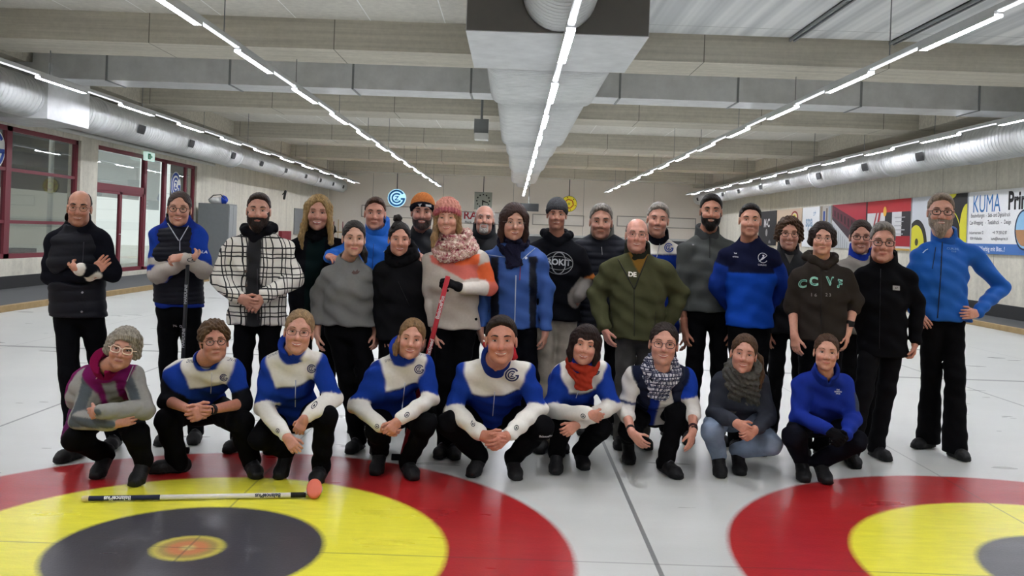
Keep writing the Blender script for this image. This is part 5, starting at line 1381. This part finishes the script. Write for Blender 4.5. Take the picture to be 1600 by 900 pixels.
A_(dict(label='man in a grey ribbed beanie and black hooded sweatshirt printed with a globe', Y=6.65, head=(870, 310, 361), sh=((822, 384), (916, 390)),
  hair='crop', hc='3a322c', hat=('rib', '4a4b4e', '424346'), skin='b07c66', smile=.5, stubble=.2, el=((826, 450, 0), (918, 438, .02)), wr=((832, 510, 0), (903, 466, -.09)), hand=(hang(834, 540, 0), H((888, 484, -.0), .2, (0, 1, 0), .9)),
  hem=500, hw=.16, bulk=.016, tr=dict(c='8b8376', mat='trouser'), toe=((842, 712), (884, 712)),
  top=dict(name='hooded_sweatshirt', c='111216', hood='131418', collar=.02, fn=lambda b, I: (setc(b, (I['arm'] == 1) & (I['at'] > .82), 'a8642c'), setc(b, (I['arm'] == 1) & (I['at'] > 1.0), '141518'), setc(b, (I['arm'] == 1) & (I['at'] > 1.12), '77726c'), b)[3]),
  marks=[('shape', merge2d(ring2d(.95, 1.0, n=40), xf2d(ring2d(.9, 1, n=30), .5, sy=.98), xf2d(ring2d(.94, 1, 200, 340, n=20), 1.0, 0, 0, sy=.62), xf2d(ring2d(.94, 1, 20, 160, n=20), 1.0, 0, 0, sy=.62)), 873, 411, 21, '8a8c8e'), ('text', 'ROKIT', 873, 410, 13, 'a8aaac', .03)]))
PEOPLE[-1]['marks'][0] = ('shape', xf2d(merge2d(ring2d(.95, 1.0, n=40), xf2d(ring2d(.9, 1, n=30), .5, sy=.98), xf2d(ring2d(.94, 1, 200, 340, n=20), .97, 0, 0, sy=.6), xf2d(ring2d(.94, 1, 20, 160, n=20), .97, 0, 0, sy=.6)), 1, sy=.78), 873, 411, 23, '8a8c8e')
A_(dict(label='grey-haired man in a dark quilted jacket with grey collar behind the olive fleece', Y=7.0, head=(939, 319, 375), sh=((896, 380), (986, 382)),
  hair='short', hc='77716a', bc='5a5048', skin='b17f6a', smile=.12, fw=.99, jw=1.04, el=((892, 450, 0), (990, 450, 0)), wr=((900, 520, 0), (986, 520, 0)), hand=(hang(900, 545, 0), hang(986, 545, 1)),
  hem=520, bulk=.022, top=dict(c='1a1c24', mat='shell', quilt=.05, stand=('64645f', .055, .084)), marks=[('line', [(940, 386), (941, 398)], .003, 'b0b0b0')]))
A_(dict(label='balding man with wire glasses in an olive green fleece jacket, standing front centre right', Y=6.35, head=(995, 341, 395), sh=((942, 412), (1050, 414)), hsc=1.03,
  hair='ring', ht=.003, hc='8a8078', skin='c88f7c', fw=1.0, jw=1.0, smile=.8, open=.006, stubble=.2, glasses=('5a5652', .0012, 'square'), bc='8a7868', pitch=4,
  el=((932, 460, .04), (1062, 458, .04)), wr=((944, 513, -.08), (1043, 508, .02)), hand=(H((953, 540, -.12), .4, (1, .3, 0), .3), hang(1038, 530, 1)),
  hem=530, hw=.175, bulk=.024, tr=dict(c='55534f'), toe=((966, 706), (1016, 706)),
  top=dict(name='fleece_jacket', c='44452f', fold=.0055, stand=('24261f', .055, .085), fn=lambda b, I: (setc(b, (I['arm'] == 0) & (np.abs(I['xt']) < .5*(I['zt']+.145)) & (I['yt'] > 0) & (I['zt'] > -.145), '7a5a26'), b)[1]),
  marks=[('line', [(991, 452), (991, 525)], .003, '1c1d18'), ('text', 'DE', 988, 429, 10, 'e0dcd0', .04), ('line', [(963, 400), (991, 452)], .004, '1c1d18', 'front_edge'), ('line', [(1012, 400), (991, 452)], .004, '1c1d18', 'front_edge'), ('line', [(1025, 486), (1022, 518)], .002, '20211a', 'pocket_zip'), ('line', [(955, 486), (958, 518)], .002, '20211a', 'pocket_zip')]))
A_(dict(label='tall grey-haired man in a blue and white club jacket with black neck warmer', Y=6.95, head=(1028, 317, 370), sh=((984, 388), (1070, 388)),
  hair='short', hc='8b857d', bc='5a5048', skin='bb8672', smile=.8, open=.005, roll=4, el=((986, 450, 0), (1074, 450, 0)), wr=((990, 520, 0), (1072, 520, 0)), hand=(hang(990, 545, 0), hang(1072, 545, 1)),
  hem=520, top=dict(c=GB, stand=('12141c', .05, .085), fn=gc_fn(.13, .75)), marks=[('gc', 1045, 387, 8, '2a4a9a'), ('line', [(1032, 376), (1026, 402)], .003, '9aa0a8', 'piping')]))
A_(dict(label='tall man with dark hair and black beard in a grey quarter-zip pullover', Y=6.8, head=(1111, 304, 357), sh=((1060, 382), (1152, 382)),
  hair='short', hc='16120f', skin='b07a62', beard=('17110e', .007, .008, -.05), smile=.55, nose=1.1, bt=.0036, el=((1064, 448, 0), (1146, 448, 0)), wr=((1070, 515, 0), (1142, 515, 0)), hand=(hang(1072, 540, 0), hang(1140, 540, 1)),
  hem=487, hw=.16, bulk=.014, tr=dict(c=BK), top=dict(name='pullover', c='4b4e4c', stand=('3c3e3e', .04)), marks=[('line', [(1109, 370), (1109, 403)], .003, '1c1d1e'), ('text', 'w', 1083, 382, 5, '9a9a9a')]))
A_(dict(label='man with cropped black hair in navy and royal blue sweatshirt, hands behind back', Y=6.5, head=(1172, 318, 371), sh=((1122, 392), (1220, 394)),
  hair='short', ht=.009, hc='17120f', skin='c08b74', smile=.4, nose=1.1, stubble=.15, el=((1118, 446, .03), (1224, 446, .03)), wr=((1146, 490, .22), (1196, 490, .22)), hand=(H((1166, 500, .26), .5, (0, 1, 0)), H((1176, 500, .26), .5, (0, 1, 0))),
  hem=511, hw=.155, bulk=.012, tr=dict(c='0f1012'), toe=((1150, 712), (1196, 716)),
  top=dict(name='sweatshirt', c='141830', collar=.01, fold=.004, fn=lambda b, I: (setc(b, (I['arm'] == 0) & (I['zt'] < -.235), '1644a8'), setc(b, (I['arm'] != 0) & (I['at'] > .25), '16307c'), b)[2]),
  marks=[('text', 'erima', 1149, 401, 4, 'c8ccd8'), ('shape', poly2d([(-1, .5), (-.4, -.4), (0, .1), (.4, -.4), (1, .5), (0, .3)]), 1149, 396, 2.6, 'd8dce4'), ('shape', merge2d(ring2d(.88, 1, 30, 330, n=24), poly2d([(-.9, -.8), (.3, .6), (.1, .1), (.9, .5), (.1, -.2)]), xf2d(ring2d(0, .2, n=10), 1, .1, .45)), 1192, 403, 8, 'd8dce4'), ('text', 'CURLING', 1191, 414, 3.5, 'c0c4d0')]))
A_(dict(label='woman with short curly brown hair and glasses in a dark jacket, behind the brown hoodie', Y=7.0, head=(1233, 340, 392), sh=((1190, 408), (1276, 408)), fem=1,
  hair='curly', ht=.016, hc='46301f', skin='b8846e', smile=1.0, open=.008, glasses=('2a2624', .0016, 'round'), el=((1192, 460, 0), (1278, 460, 0)), wr=((1200, 520, 0), (1272, 520, 0)), hand=(hang(1200, 545, 0), hang(1272, 545, 1)),
  hem=520, bulk=.018, top=dict(c='131417', mat='shell', stand=('17181b', .04, .085)), marks=[('poly', [(1226, 396), (1242, 396), (1234, 412)], '44423e')]))
A_(dict(label='young person with dark chin-length hair and round glasses in a brown lettered zip hoodie', Y=6.15, head=(1285, 347, 399), sh=((1235, 424), (1334, 424)),
  hair='longish', ht=.014, hf=.062, hl=-.05, hc='251b18', skin='c8957e', smile=.45, open=.0, glasses=('5a4a44', .0013, 'round'), fx=0, el=((1238, 472, .04), (1336, 470, .04)), wr=((1241, 522, -.04), (1325, 516, -.04)),
  hand=(H((1244, 552, -.06), .4, (1, .5, 0), .35), H((1322, 550, -.06), .4, (-1, .5, 0), .35)), se=(1.25, 1.25),
  hem=532, hw=.16, bulk=.014, tr=dict(c='101012'), toe=((1258, 720), (1305, 722)),
  top=dict(name='hooded_sweatshirt', c='2d2824', hood='2d2824', hoodr=.028, collar=.01, fn=lambda b, I: (setc(b, (I['arm'] == 0) & (np.abs(I['xt']) < .07*np.clip((I['zt']+.08)/.08, 0, 1)) & (I['yt'] > 0) & (I['zt'] > -.08), '4a4a48'), b)[1]),
  marks=[('text', 'C', 1254, 444, 18, '8cc0b0', .045, .12), ('text', 'C', 1271, 440, 18, '8cc0b0', .045), ('text', 'V', 1297, 440, 18, '8cc0b0', .045), ('text', 'F', 1312, 444, 18, '8cc0b0', .045, -.12), ('text', 'C', 1254, 444, 17, '2c6a5e', -.0, .12), ('text', 'C', 1271, 440, 17, '2c6a5e', .0), ('text', 'V', 1297, 440, 17, '2c6a5e', .0), ('text', 'F', 1312, 444, 17, '2c6a5e', .0, -.12),
         ('text', '1 6', 1271, 461, 7, '7a7672', .02), ('text', '2 3', 1294, 461, 7, '7a7672', .02), ('line', [(1283, 420), (1283, 528)], .002, '1c1a18')],
  extra=[lambda c: wristband(c, 1, .78, '141416', 'wristwatch')]))
A_(dict(label='dark-haired woman with glasses and blue collar mostly hidden behind the grey-haired man in black', Y=6.95, head=(1345, 345, 397), sh=((1304, 412), (1386, 414)), fem=1,
  hair='tied', ht=.014, hc='2b1e18', skin='b8836e', smile=1.0, open=.007, glasses=('1c1a1a', .0022, 'square'), el=((1306, 460, 0), (1386, 460, 0)), wr=((1310, 520, 0), (1384, 520, 0)), hand=(hang(1310, 545, 0), hang(1384, 545, 1)),
  hem=520, top=dict(name='sweater', c='8c8780', stand=('1f3590', .05, .08))))
A_(dict(label='grey-haired man with dark glasses in a black fleece jacket with a small white chest label', Y=6.4, head=(1379, 348, 411), sh=((1336, 424), (1430, 424)),
  hair='short', ht=.014, hf=.06, hc='736d66', bc='5a5048', skin='bc8672', fw=.9, smile=.3, glasses=('1c1a1a', .0024, 'square'), el=((1340, 478, .03), (1433, 476, .02)), wr=((1350, 535, .02), (1430, 534, -.04)), hand=(hang(1352, 560, 0), H((1427, 560, -.04), .8, (-1, .3, 0), .6)),
  hem=556, hw=.155, bulk=.014, tr=dict(c='131316'), toe=((1340, 735), (1392, 724)), foot=(-8, 10), hipx=1381,
  top=dict(name='fleece_jacket', c='0c0c0f', stand=('0e0e11', .05, .08)), marks=[('poly', [(1395, 446), (1406, 447), (1406, 454), (1395, 453)], 'a8a8a8', 'label_patch'), ('text', 'LF', 1400.5, 450, 4, '202020'), ('line', [(1376, 420), (1374, 545)], .002, '1c1c20')]))
A_(dict(label='very tall bearded man with dark glasses in a bright blue softshell jacket', Y=6.75, head=(1470, 302, 362), sh=((1426, 392), (1532, 386)), hsc=1.0,
  hair='short', ht=.011, hf=.072, hc='7a6c5e', bc='4a3a30', skin='bf8c78', beard=('8b7d70', .009, .03, -.046), smile=.5, glasses=('1e1a1a', .0026, 'square'), nose=1.08,
  el=((1424, 452, .04), (1566, 448, .06)), wr=((1430, 488, -.05), (1526, 490, -.12)), hand=(H((1442, 500, -.1), .3, (0, 1, 0), .4), H((1502, 492, -.2), .3, (0, 1, 0), .4)),
  hem=500, hw=.185, bulk=.018, dp=1.15, tr=dict(c='0b0b0d', w=1.12, hem=1.35), toe=((1424, 702), (1514, 724)), foot=(-62, 4), hipx=1470,
  top=dict(c='1a55a4', mat='shell', fold=.005, stand=('174a90', .06, .09)), marks=[('line', [(1473, 366), (1470, 430), (1465, 497)], .0045, '0e1a34'), ('line', [(1462, 386), (1457, 420)], .003, '0e1a34', 'pocket_zip'), ('line', [(1520, 446), (1524, 468)], .003, '0e1a34', 'pocket_zip'),
         ('line', [(1442, 395), (1446, 391), (1450, 389)], .003, 'c8d4e4', 'emblem'), ('text', 'CURLING', 1490, 389, 5, '7a9ccc', .0), ('text', 'CLUB', 1490, 393, 3.4, '7a9ccc', .0)]))

# ---- front row, squatting, left to right
A_(dict(label='grey-haired woman in white-framed glasses and purple vest squatting at the left end', squat=True, Y=5.2, head=(192, 514, 578), hsc=1.02, sh=((132, 580), (224, 576)), fem=1, sdy=.12, hdy=-.02, roll=11,
  hair='fluffy', ht=.02, hc='8e877a', skin='b98670', smile=.25, glasses=('e6d2bc', .003, 'cat'), bc='8a7a6a', lip='9a5a50',
  el=((124, 656, -.12), (226, 640, -.14)), wr=((178, 662, -.16), (154, 643, -.22)), hand=(H((204, 655, -.12), .4, (0, 1, 0), .4), H((136, 648, -.16), .5, (0, 1, 0), .4)),
  kn=((118, 686), (214, 680)), toe=((144, 752), (205, 764)), tr=dict(c='0b0b0d'),
  top=dict(name='vest_and_jacket', c='6c1852', quilt=.06, stand=('7a1240', .05), fn=lambda b, I: (setc(b, (I['arm'] != 0), '8c8b86'), setc(b, (I['arm'] != 0) & (I['fr'] > .72), '50575b'), setc(b, (I['arm'] == 0) & (np.abs(I['xt']-.01) < .035) & (I['yt'] > 0) & (I['zt'] < -.04), '7c7e7c'), b)[3]),
  marks=[('line', [(176, 562), (150, 592)], .003, 'c8a0a8', 'piping'), ('line', [(208, 572), (198, 596)], .003, '9a9698', 'piping'), ('poly', [(213, 592), (229, 592), (221, 597)], '14181a', 'patch')],
  extra=[lambda c: tail(c)]))
A_(dict(label='man with tousled brown hair and round glasses squatting in a short-sleeved club shirt', squat=True, Y=5.4, head=(335, 503, 566), sh=((284, 568), (380, 564)), sdy=.12, roll=-4, pitch=8,
  hair='messy', ht=.022, hc='57432f', skin='b9826c', fw=1.04, jw=1.05, smile=.1, open=0, glasses=('1c1a1a', .0022, 'round'), stubble=.15, yaw=8,
  el=((262, 626, -.02), (381, 630, -.02)), wr=((296, 640, -.2), (327, 641, -.2)), hand=(H((322, 646, -.27), .95, (.4, .8, -.1), .5, sc=1.08), H((298, 650, -.28), .95, (-.4, .8, -.1), .5, sc=1.08)),
  kn=((262, 658), (376, 660)), toe=((226, 741), (404, 752)), Yt=5.42, foot=(-68, 30), heel=(.0, .03), se=(1.12, 1.12),
  top=dict(name='shirt', c=GB, fn=gc_fn(.155, short=.62)), tr=dict(c='0b0b0d'),
  marks=[('line', [(331, 582), (329, 622)], .0025, 'c8c8cc'), ('gc', 350, 590, 6.5, '1a2350'), ('text', 'DYNASTY', 301, 565, 6, '20264a', .02, .15), ('text', 'DYNASTY', 372, 562, 6, '20264a', .02, -.15)],
  extra=[lambda c: wristband(c, 1, .92, '16161a', 'wristwatch', .028)]))
A_(dict(label='fair-haired woman with glasses squatting beside the broom head in blue and white club jacket', squat=True, Y=5.35, head=(467, 484, 554), sh=((413, 560), (512, 556)), fem=1, sdy=.14, roll=4, hsc=1.0,
  hair='tied', ht=.01, hc='8a7050', bc='6a523a', skin='c48f7a', smile=.95, open=.007, glasses=('4a3430', .0013, 'square'), lip='b06058',
  el=((411, 634, -.02), (521, 622, -.02)), wr=((447, 682, -.2), (478, 652, -.14)), hand=(H((470, 712, -.24), .75, (.2, .8, -.5), .5), H((463, 678, -.14), .6, (0, .9, -.3), .4)),
  kn=((408, 684), (508, 650)), toe=((432, 752), (490, 762)), heel=(.12, .02), foot=(-5, 0), tr=dict(c='0a0a0c'),
  top=dict(c=GB, fn=gc_fn(.17), stand=('1c3690', .05)), marks=gc_marks([(462, 594), (461, 645)], (487, 576, 7.5), [(434, 673), (491, 633)], (429, 553, .5), (496, 548, -.15))))
A_(dict(label='smiling fair-haired woman without glasses squatting in club jacket, fingers linked', squat=True, Y=5.55, head=(643, 498, 563), sh=((592, 566), (678, 556)), fem=1, sdy=.12, roll=5, hsc=.98,
  hair='tied', ht=.013, hc='7c6040', bc='5a4230', locks=[[(-.06, .04, .0), (-.082, .02, -.06), (-.085, .0, -.1)]], lr=[.03, .026, .014], skin='c28b74', smile=1.0, open=.008, lip='b05e56',
  el=((557, 632, -.02), (673, 622, -.04)), wr=((597, 668, -.18), (623, 657, -.2)), hand=(H((620, 676, -.24), .8, (.3, .8, 0), .5), H((604, 680, -.26), .9, (-.3, .8, 0), .5)),
  kn=((590, 672), (664, 664)), toe=((584, 746), (650, 754)), heel=(.1, .03), foot=(-4, 24), tr=dict(c='0a0a0c'),
  top=dict(c=GB, fn=gc_fn(.17), stand=('1c3690', .05)), marks=gc_marks([(633, 598), (628, 640)], (655, 577, 8), [(589, 666), (636, 648)], (612, 562, .35), (665, 555, -.2))))
A_(dict(label='grinning dark-haired man squatting at the centre in club jacket with hands clasped low', squat=True, Y=5.5, head=(783, 494, 571), sh=((714, 572), (836, 574)), sdy=.16, hdy=-.08, roll=-2, hsc=.98,
  hair='short', ht=.014, hf=.066, hc='2a201a', skin='bd8068', fw=1.02, smile=1.0, open=.010, nose=1.1,
  el=((708, 640, 0), (841, 638, 0)), wr=((752, 680, -.16), (794, 680, -.16)), hand=(H((781, 693, -.24), .55, (.3, .9, 0), .3, sc=1.1), H((770, 700, -.26), .6, (-.3, .9, .2), .3, sc=1.1)),
  kn=((702, 662), (846, 668)), toe=((732, 749), (810, 754)), heel=(.08, .08), foot=(-22, 14), tr=dict(c='0a0a0c'), hw=.165, bulk=.016,
  top=dict(c=GB, fn=gc_fn(.18, .93), stand=('1c2f78', .045, .085)), marks=gc_marks([(773, 612), (769, 658)], (800, 586, 12), [(739, 662), (807, 668)], (745, 560, .4), (812, 562, -.45))+[('@trousers:text', 'BalancePlus', 854, 682, 5, 'b8b8bc')],
  extra=[lambda c: neckroll(c, 'a0242c')]))
A_(dict(label='woman with dark brown bob and fringe squatting in club jacket with a red scarf', squat=True, Y=5.75, head=(914, 508, 572), sh=((866, 572), (954, 570)), fem=1, sdy=.12, roll=7, hsc=.98,
  hair='bangs', ht=.016, hf=.045, hl=-.105, hc='241713', skin='c48c74', smile=.95, open=.007, lip='b05e56',
  el=((859, 642, -.04), (956, 634, -.04)), wr=((922, 647, -.26), (903, 662, -.16)), hand=(H((944, 656, -.2), .5, (0, 1, 0), .5), H((884, 676, -.2), .7, (0, 1, 0), .4)),
  kn=((876, 668), (938, 668)), toe=((868, 745), (916, 738)), heel=(.08, .06), foot=(-4, 10), tr=dict(c='0a0a0c'),
  top=dict(c=GB, fn=gc_fn(.165), stand=('1c3690', .04)), scarf=dict(c='a83826', r=.08, t=.03, loops=((-.01, 1.0), (.035, .85)), tails=((.0, .0, .11, .05),), amp=.0025, mat='fleece'),
  marks=[('line', [(906, 604), (900, 622)], .0028, 'aab2c8'), ('gc', 931, 580, 7, '1a2350'), ('disc', 911, 650, 3.6, '202636'), ('text', 'DYNASTY', 881, 562, 5, '20264a', .02, .3), ('text', 'DYNASTY', 946, 564, 5, '20264a', .02, -.2)]))
A_(dict(label='woman with glasses squatting in a navy vest and blue checked scarf, smartwatch on her wrist', squat=True, Y=5.8, head=(1037, 504, 572), sh=((976, 578), (1086, 578)), fem=1, sdy=.12, roll=2, hsc=.98,
  hair='tied', ht=.011, hc='251b17', skin='c58f7a', fw=1.05, smile=.95, open=.007, glasses=('2c2a34', .0017, 'square'), lip='b05e56',
  el=((977, 640, 0), (1082, 640, -.02)), wr=((987, 676, -.16), (1083, 672, -.16)), hand=(H((1003, 694, -.2), .4, (.6, .6, 0), .2), H((1077, 704, -.2), .3, (-.7, .6, 0), .2)), se=(1.3, 1.3),
  kn=((984, 672), (1058, 646)), toe=((985, 729), (1066, 752)), heel=(.14, .02), foot=(0, 26), tr=dict(c='0a0a0c'), hw=.165,
  top=dict(name='shirt', c='d4d0c8', fn=lambda b, I: (setc(b, (I['arm'] == 1) & (I['at'] < .62), '1c3c9c'), setc(b, (I['arm'] == 0) & (I['xt'] < .0) & (I['zt'] < -.1), '1a3084'), setc(b, (I['arm'] == 0) & (np.abs(I['xt']) > .085), '151a2c'), setc(b, (I['arm'] == -1) & (np.abs(I['at']-.75) < .04), '20305c'), b)[4]),
  vest=dict(c='151a2c', quilt=.06, g=.016, col=.0, open=(.06, .11)), scarf=dict(c='c4c4cc', mat='plaidscarf', r=.088, t=.034, loops=((-.03, 1.12), (.025, .9)), tails=((.0, -.02, .15, .06),), amp=.004),
  extra=[lambda c: wristband(c, 1, .9, '3a1620', 'smartwatch', .027), lambda c: wristband(c, 0, .86, '141416', 'bracelet', .025)]))
A_(dict(label='woman with ponytail and grey fringed scarf squatting in light grey-blue trousers', squat=True, Y=5.85, head=(1162, 522, 585), sh=((1114, 586), (1202, 588)), fem=1, sdy=.12, roll=6, hsc=.98,
  hair='tied', ht=.012, hf=.07, hc='4c3624', locks=[[(.04, .09, .04), (.098, .07, -.02), (.128, .05, -.11), (.132, .04, -.19)]], lr=[.026, .03, .024, .008], skin='c48c76', smile=.95, open=.007, lip='b05e56',
  el=((1116, 644, -.02), (1200, 652, -.02)), wr=((1148, 660, -.2), (1182, 670, -.2)), hand=(H((1176, 678, -.25), .75, (.3, .8, 0), .4), H((1160, 688, -.25), .8, (-.2, .8, 0), .4)),
  kn=((1113, 674), (1204, 694)), toe=((1128, 750), (1160, 746)), heel=(.09, .11), foot=(-4, -2), tr=dict(c='8291a6'),
  top=dict(c='33363e', fold=.0035, collar=.02), scarf=dict(c='55544f', r=.09, t=.036, loops=((-.03, 1.12), (.02, .98), (.055, .84)), tails=((-.05, -.06, .24, .045), (.05, .07, .2, .045)), amp=.004)))
A_(dict(label='young woman in a royal blue fleece and dark wrist warmers squatting at the right end', squat=True, Y=5.75, head=(1291, 522, 580), sh=((1238, 592), (1332, 590)), fem=1, sdy=.12, roll=2,
  hair='tied', ht=.010, hc='4a3424', skin='c9937c', smile=.45, open=.0, lip='b46a5e',
  el=((1248, 650, -.04), (1333, 652, -.06)), wr=((1294, 672, -.2), (1322, 680, -.2)), hand=(H((1312, 686, -.25), .9, (.2, .9, 0), .4), H((1306, 694, -.25), .9, (-.2, .9, 0), .4)), gloves=('101014', '101014'),
  kn=((1240, 682), (1336, 690)), toe=((1259, 757), (1297, 760)), heel=(.09, .09), foot=(-8, 4), tr=dict(c='12131c'),
  top=dict(name='fleece_jacket', c='1c2f86', stand=('1a2c7c', .04), fn=lambda b, I: (setc(b, (I['arm'] == 1) & (I['at'] > .3) & (I['at'] < .85) & (I['V'][:, 0] > I['V'][:, 0].max()-.06), '3a4052'), b)[1]),
  marks=[('text', 'THE', 1309, 609, 3, 'c8ccd8', .02), ('text', 'NORTH', 1309, 612, 3.4, 'c8ccd8', .02), ('text', 'FACE', 1309, 615, 3, 'c8ccd8', .02), ('line', [(1289, 580), (1289, 602)], .0025, '10183a')]))

def wristband(c, i, t, col, nm, r=.028):
    a, e, w = c['arms'][i]; d = nrm(w-e); p = e+(w-e)*t+d*.0; m = MB()
    m.tube([p-d*.012, p+d*.012], r+.003, 16, hexc(col))
    q = p+np.array((0, -r-.006, .0)); 
    if nm != 'bracelet': m.box(q-(.017, .005, .019), q+(.017, .004, .019), hexc('0c0c0e'))
    m.build(nm, M['leather'], c['root'], loc=c['R0'], smooth=False)
def tail(c):
    s = SDF(.03); p = c['pel']+c['lat']*-.12+np.array((0, -.05, .14)); q = P(100, 686, 5.42)
    s.ecap(p, q, (.09, .02), (.03, .012), c['lat']); s.disp(folds(.003, 30)); c['add']('vest_tail', s, '5c1a50', 'shell')
def neckroll(c, col):
    s = SDF(.02); NB, lat, fwd, up = c['NB'], c['lat'], c['fwd'], c['up']
    pts = [NB+lat*.09*math.cos(a)+fwd*(-.02+.05*math.sin(a))+up*.035 for a in np.linspace(PI, 2*PI, 9)]
    pts = [NB-lat*.05-fwd*.08+up*.04, NB-fwd*.09+up*.05, NB+lat*.07-fwd*.07+up*.055, NB+lat*.1-fwd*.01+up*.045]
    for a, b in zip(pts[:-1], pts[1:]): s.cap(a, b, .036)
    s.disp(folds(.006, 60)); c['add']('hood', s, col, 'fleece')

sel = None
for k, d in enumerate(PEOPLE):
    if sel is not None and k not in sel: continue
    d['group'] = GRP
    r = person(d)

# ------------------------------------------------------------------ brooms
def text_on_tube(m, txt, a, b, size, r, col, flip=False, nvec=(0, -1, .25)):
    a, b = np.array(a, float), np.array(b, float); d = nrm(b-a); n = nrm(np.array(nvec, float)-d*np.dot(nvec, d)); u = np.cross(n, d)
    if flip: d, u = -d, -u
    it0 = text2d(txt, .03); ys = np.linspace(-.6, .6, 9)
    V, Fc = merge2d(*[q for q in (clip2d(it0, -99, ys[i], 99, ys[i+1]) for i in range(8)) if len(q[0])]); V = V*size; L = np.ptp(V[:, 0]); c0 = (a+b)/2
    P3 = []
    for x, y in V:
        ang = y/r; P3.append(c0+d*x+(u*math.sin(ang)+n*math.cos(ang))*(r+.0015))
    m.add(P3, Fc, hexc(col))
a = ground(128, 779, .02); b = ground(478, 773, .02); a[2] = b[2] = .02
root = empty('curling_broom', (a+b)/2*(1, 1, 0), 'white and navy curling broom with a coral pad lying on the yellow ring', 'broom')
R0 = np.array(root.location)
def part(nm, fn, mat='print', par=root, sm=True):
    m = MB(); fn(m); o = m.build(nm, M[mat], par, loc=tuple(R0), smooth=sm); return o
L = lambda t: a+(b-a)*t
h = part('handle', lambda m: (m.tube([L(.34), L(.93)], .0135, 14, hexc('dcd8d2')), m.tube([L(.03), L(.3), L(.34)], [.0135, .0135, .0136], 14, hexc('141b3c')), m.tube([L(.93), L(1.0)], .0145, 14, hexc('131316'))))
part('end_cap', lambda m: m.tube([L(0), L(.012), L(.03)], [.013, .016, .014], 14, hexc('c8b890')))
part('lettering', lambda m: (text_on_tube(m, 'BalancePlus', L(.05), L(.26), .03, .0135, 'd8dce4', True), text_on_tube(m, 'BalancePlus', L(.72), L(.93), .03, .0135, '1a2238', True)), par=h, sm=False)
hdp = P(491, 768, b[1]-.0); hdp[2] = .055; ht_ = nrm((.12, -.75, .55))
def pad(m):
    u = nrm(np.cross(ht_, (0, 0, 1))); v = np.cross(u, ht_)
    pts = lambda off, rs: [hdp+ht_*off+u*rs*.043*math.cos(q)+v*rs*.055*math.sin(q) for q in np.linspace(0, 2*PI, 29)[:-1]]
    r1, r2, r3 = pts(-.012, 1.0), pts(.012, 1.0), pts(.018, .86)
    V = r1+r2+r3; n = 28; Fc = [(i, (i+1) % n, n+(i+1) % n, n+i) for i in range(n)]+[(n+i, n+(i+1) % n, 2*n+(i+1) % n, 2*n+i) for i in range(n)]+[tuple(range(2*n, 3*n)), tuple(reversed(range(n)))]
    m.add(V, Fc, hexc('d8705c'))
part('brush_pad', pad)
part('brush_base', lambda m: m.tube([hdp-ht_*.03, hdp-ht_*.012], [.034, .046], 20, hexc('e2ded6')))
part('hinge', lambda m: m.tube([L(.985), hdp-ht_*.026], [.012, .014], 10, hexc('d8d4cc')))
def stick(label, top, bottom, r, col, txt, tcol, side=1):
    top, bottom = np.array(top), np.array(bottom); base = bottom.copy(); base[2] = 0
    root = empty('curling_broom', base, label, 'broom'); R = tuple(base)
    m = MB(); m.tube([top, bottom+(0, 0, .03)], r, 12, hexc(col)); h = m.build('handle', M['print'], root, loc=R, smooth=True)
    m = MB(); m.tube([bottom+(-.07, 0, .022), bottom+(.07, 0, .022)], .022, 12, hexc('1c1c20')); m.build('brush_head', M['knit'], root, loc=R, smooth=True)
    if txt:
        m = MB()
        for t0, tx in txt: text_on_tube(m, tx, top+(bottom-top)*(t0-.05), top+(bottom-top)*(t0+.05), min(.034, r*2.2), r, tcol, True, (0, -1, 0))
        m.build('lettering', M['print'], h, loc=R)
t = P(294, 398, 5.99); bt = ground(288, 716)
bt = np.array((t[0]-.01, 5.96, 0)); stick('slim black broom propping the folded arms of the woman in the navy vest', t, bt, .0125, '18191d', [(.2, 'HARDLINE'), (.42, 'HARDLINE')], '9a9c9e')
t = P(700, 432, 5.77); q = P(668, 560, 5.86); d_ = (q-t)/(t[2]-q[2]); bt = t+d_*t[2]; bt[2] = 0
stick('red broom with white lettering held by the woman in the pink hat', t, bt, .016, '9c1a26', [(.16, 'BalancePlus'), (.38, 'LiteSpeed')], 'd8c8c8')
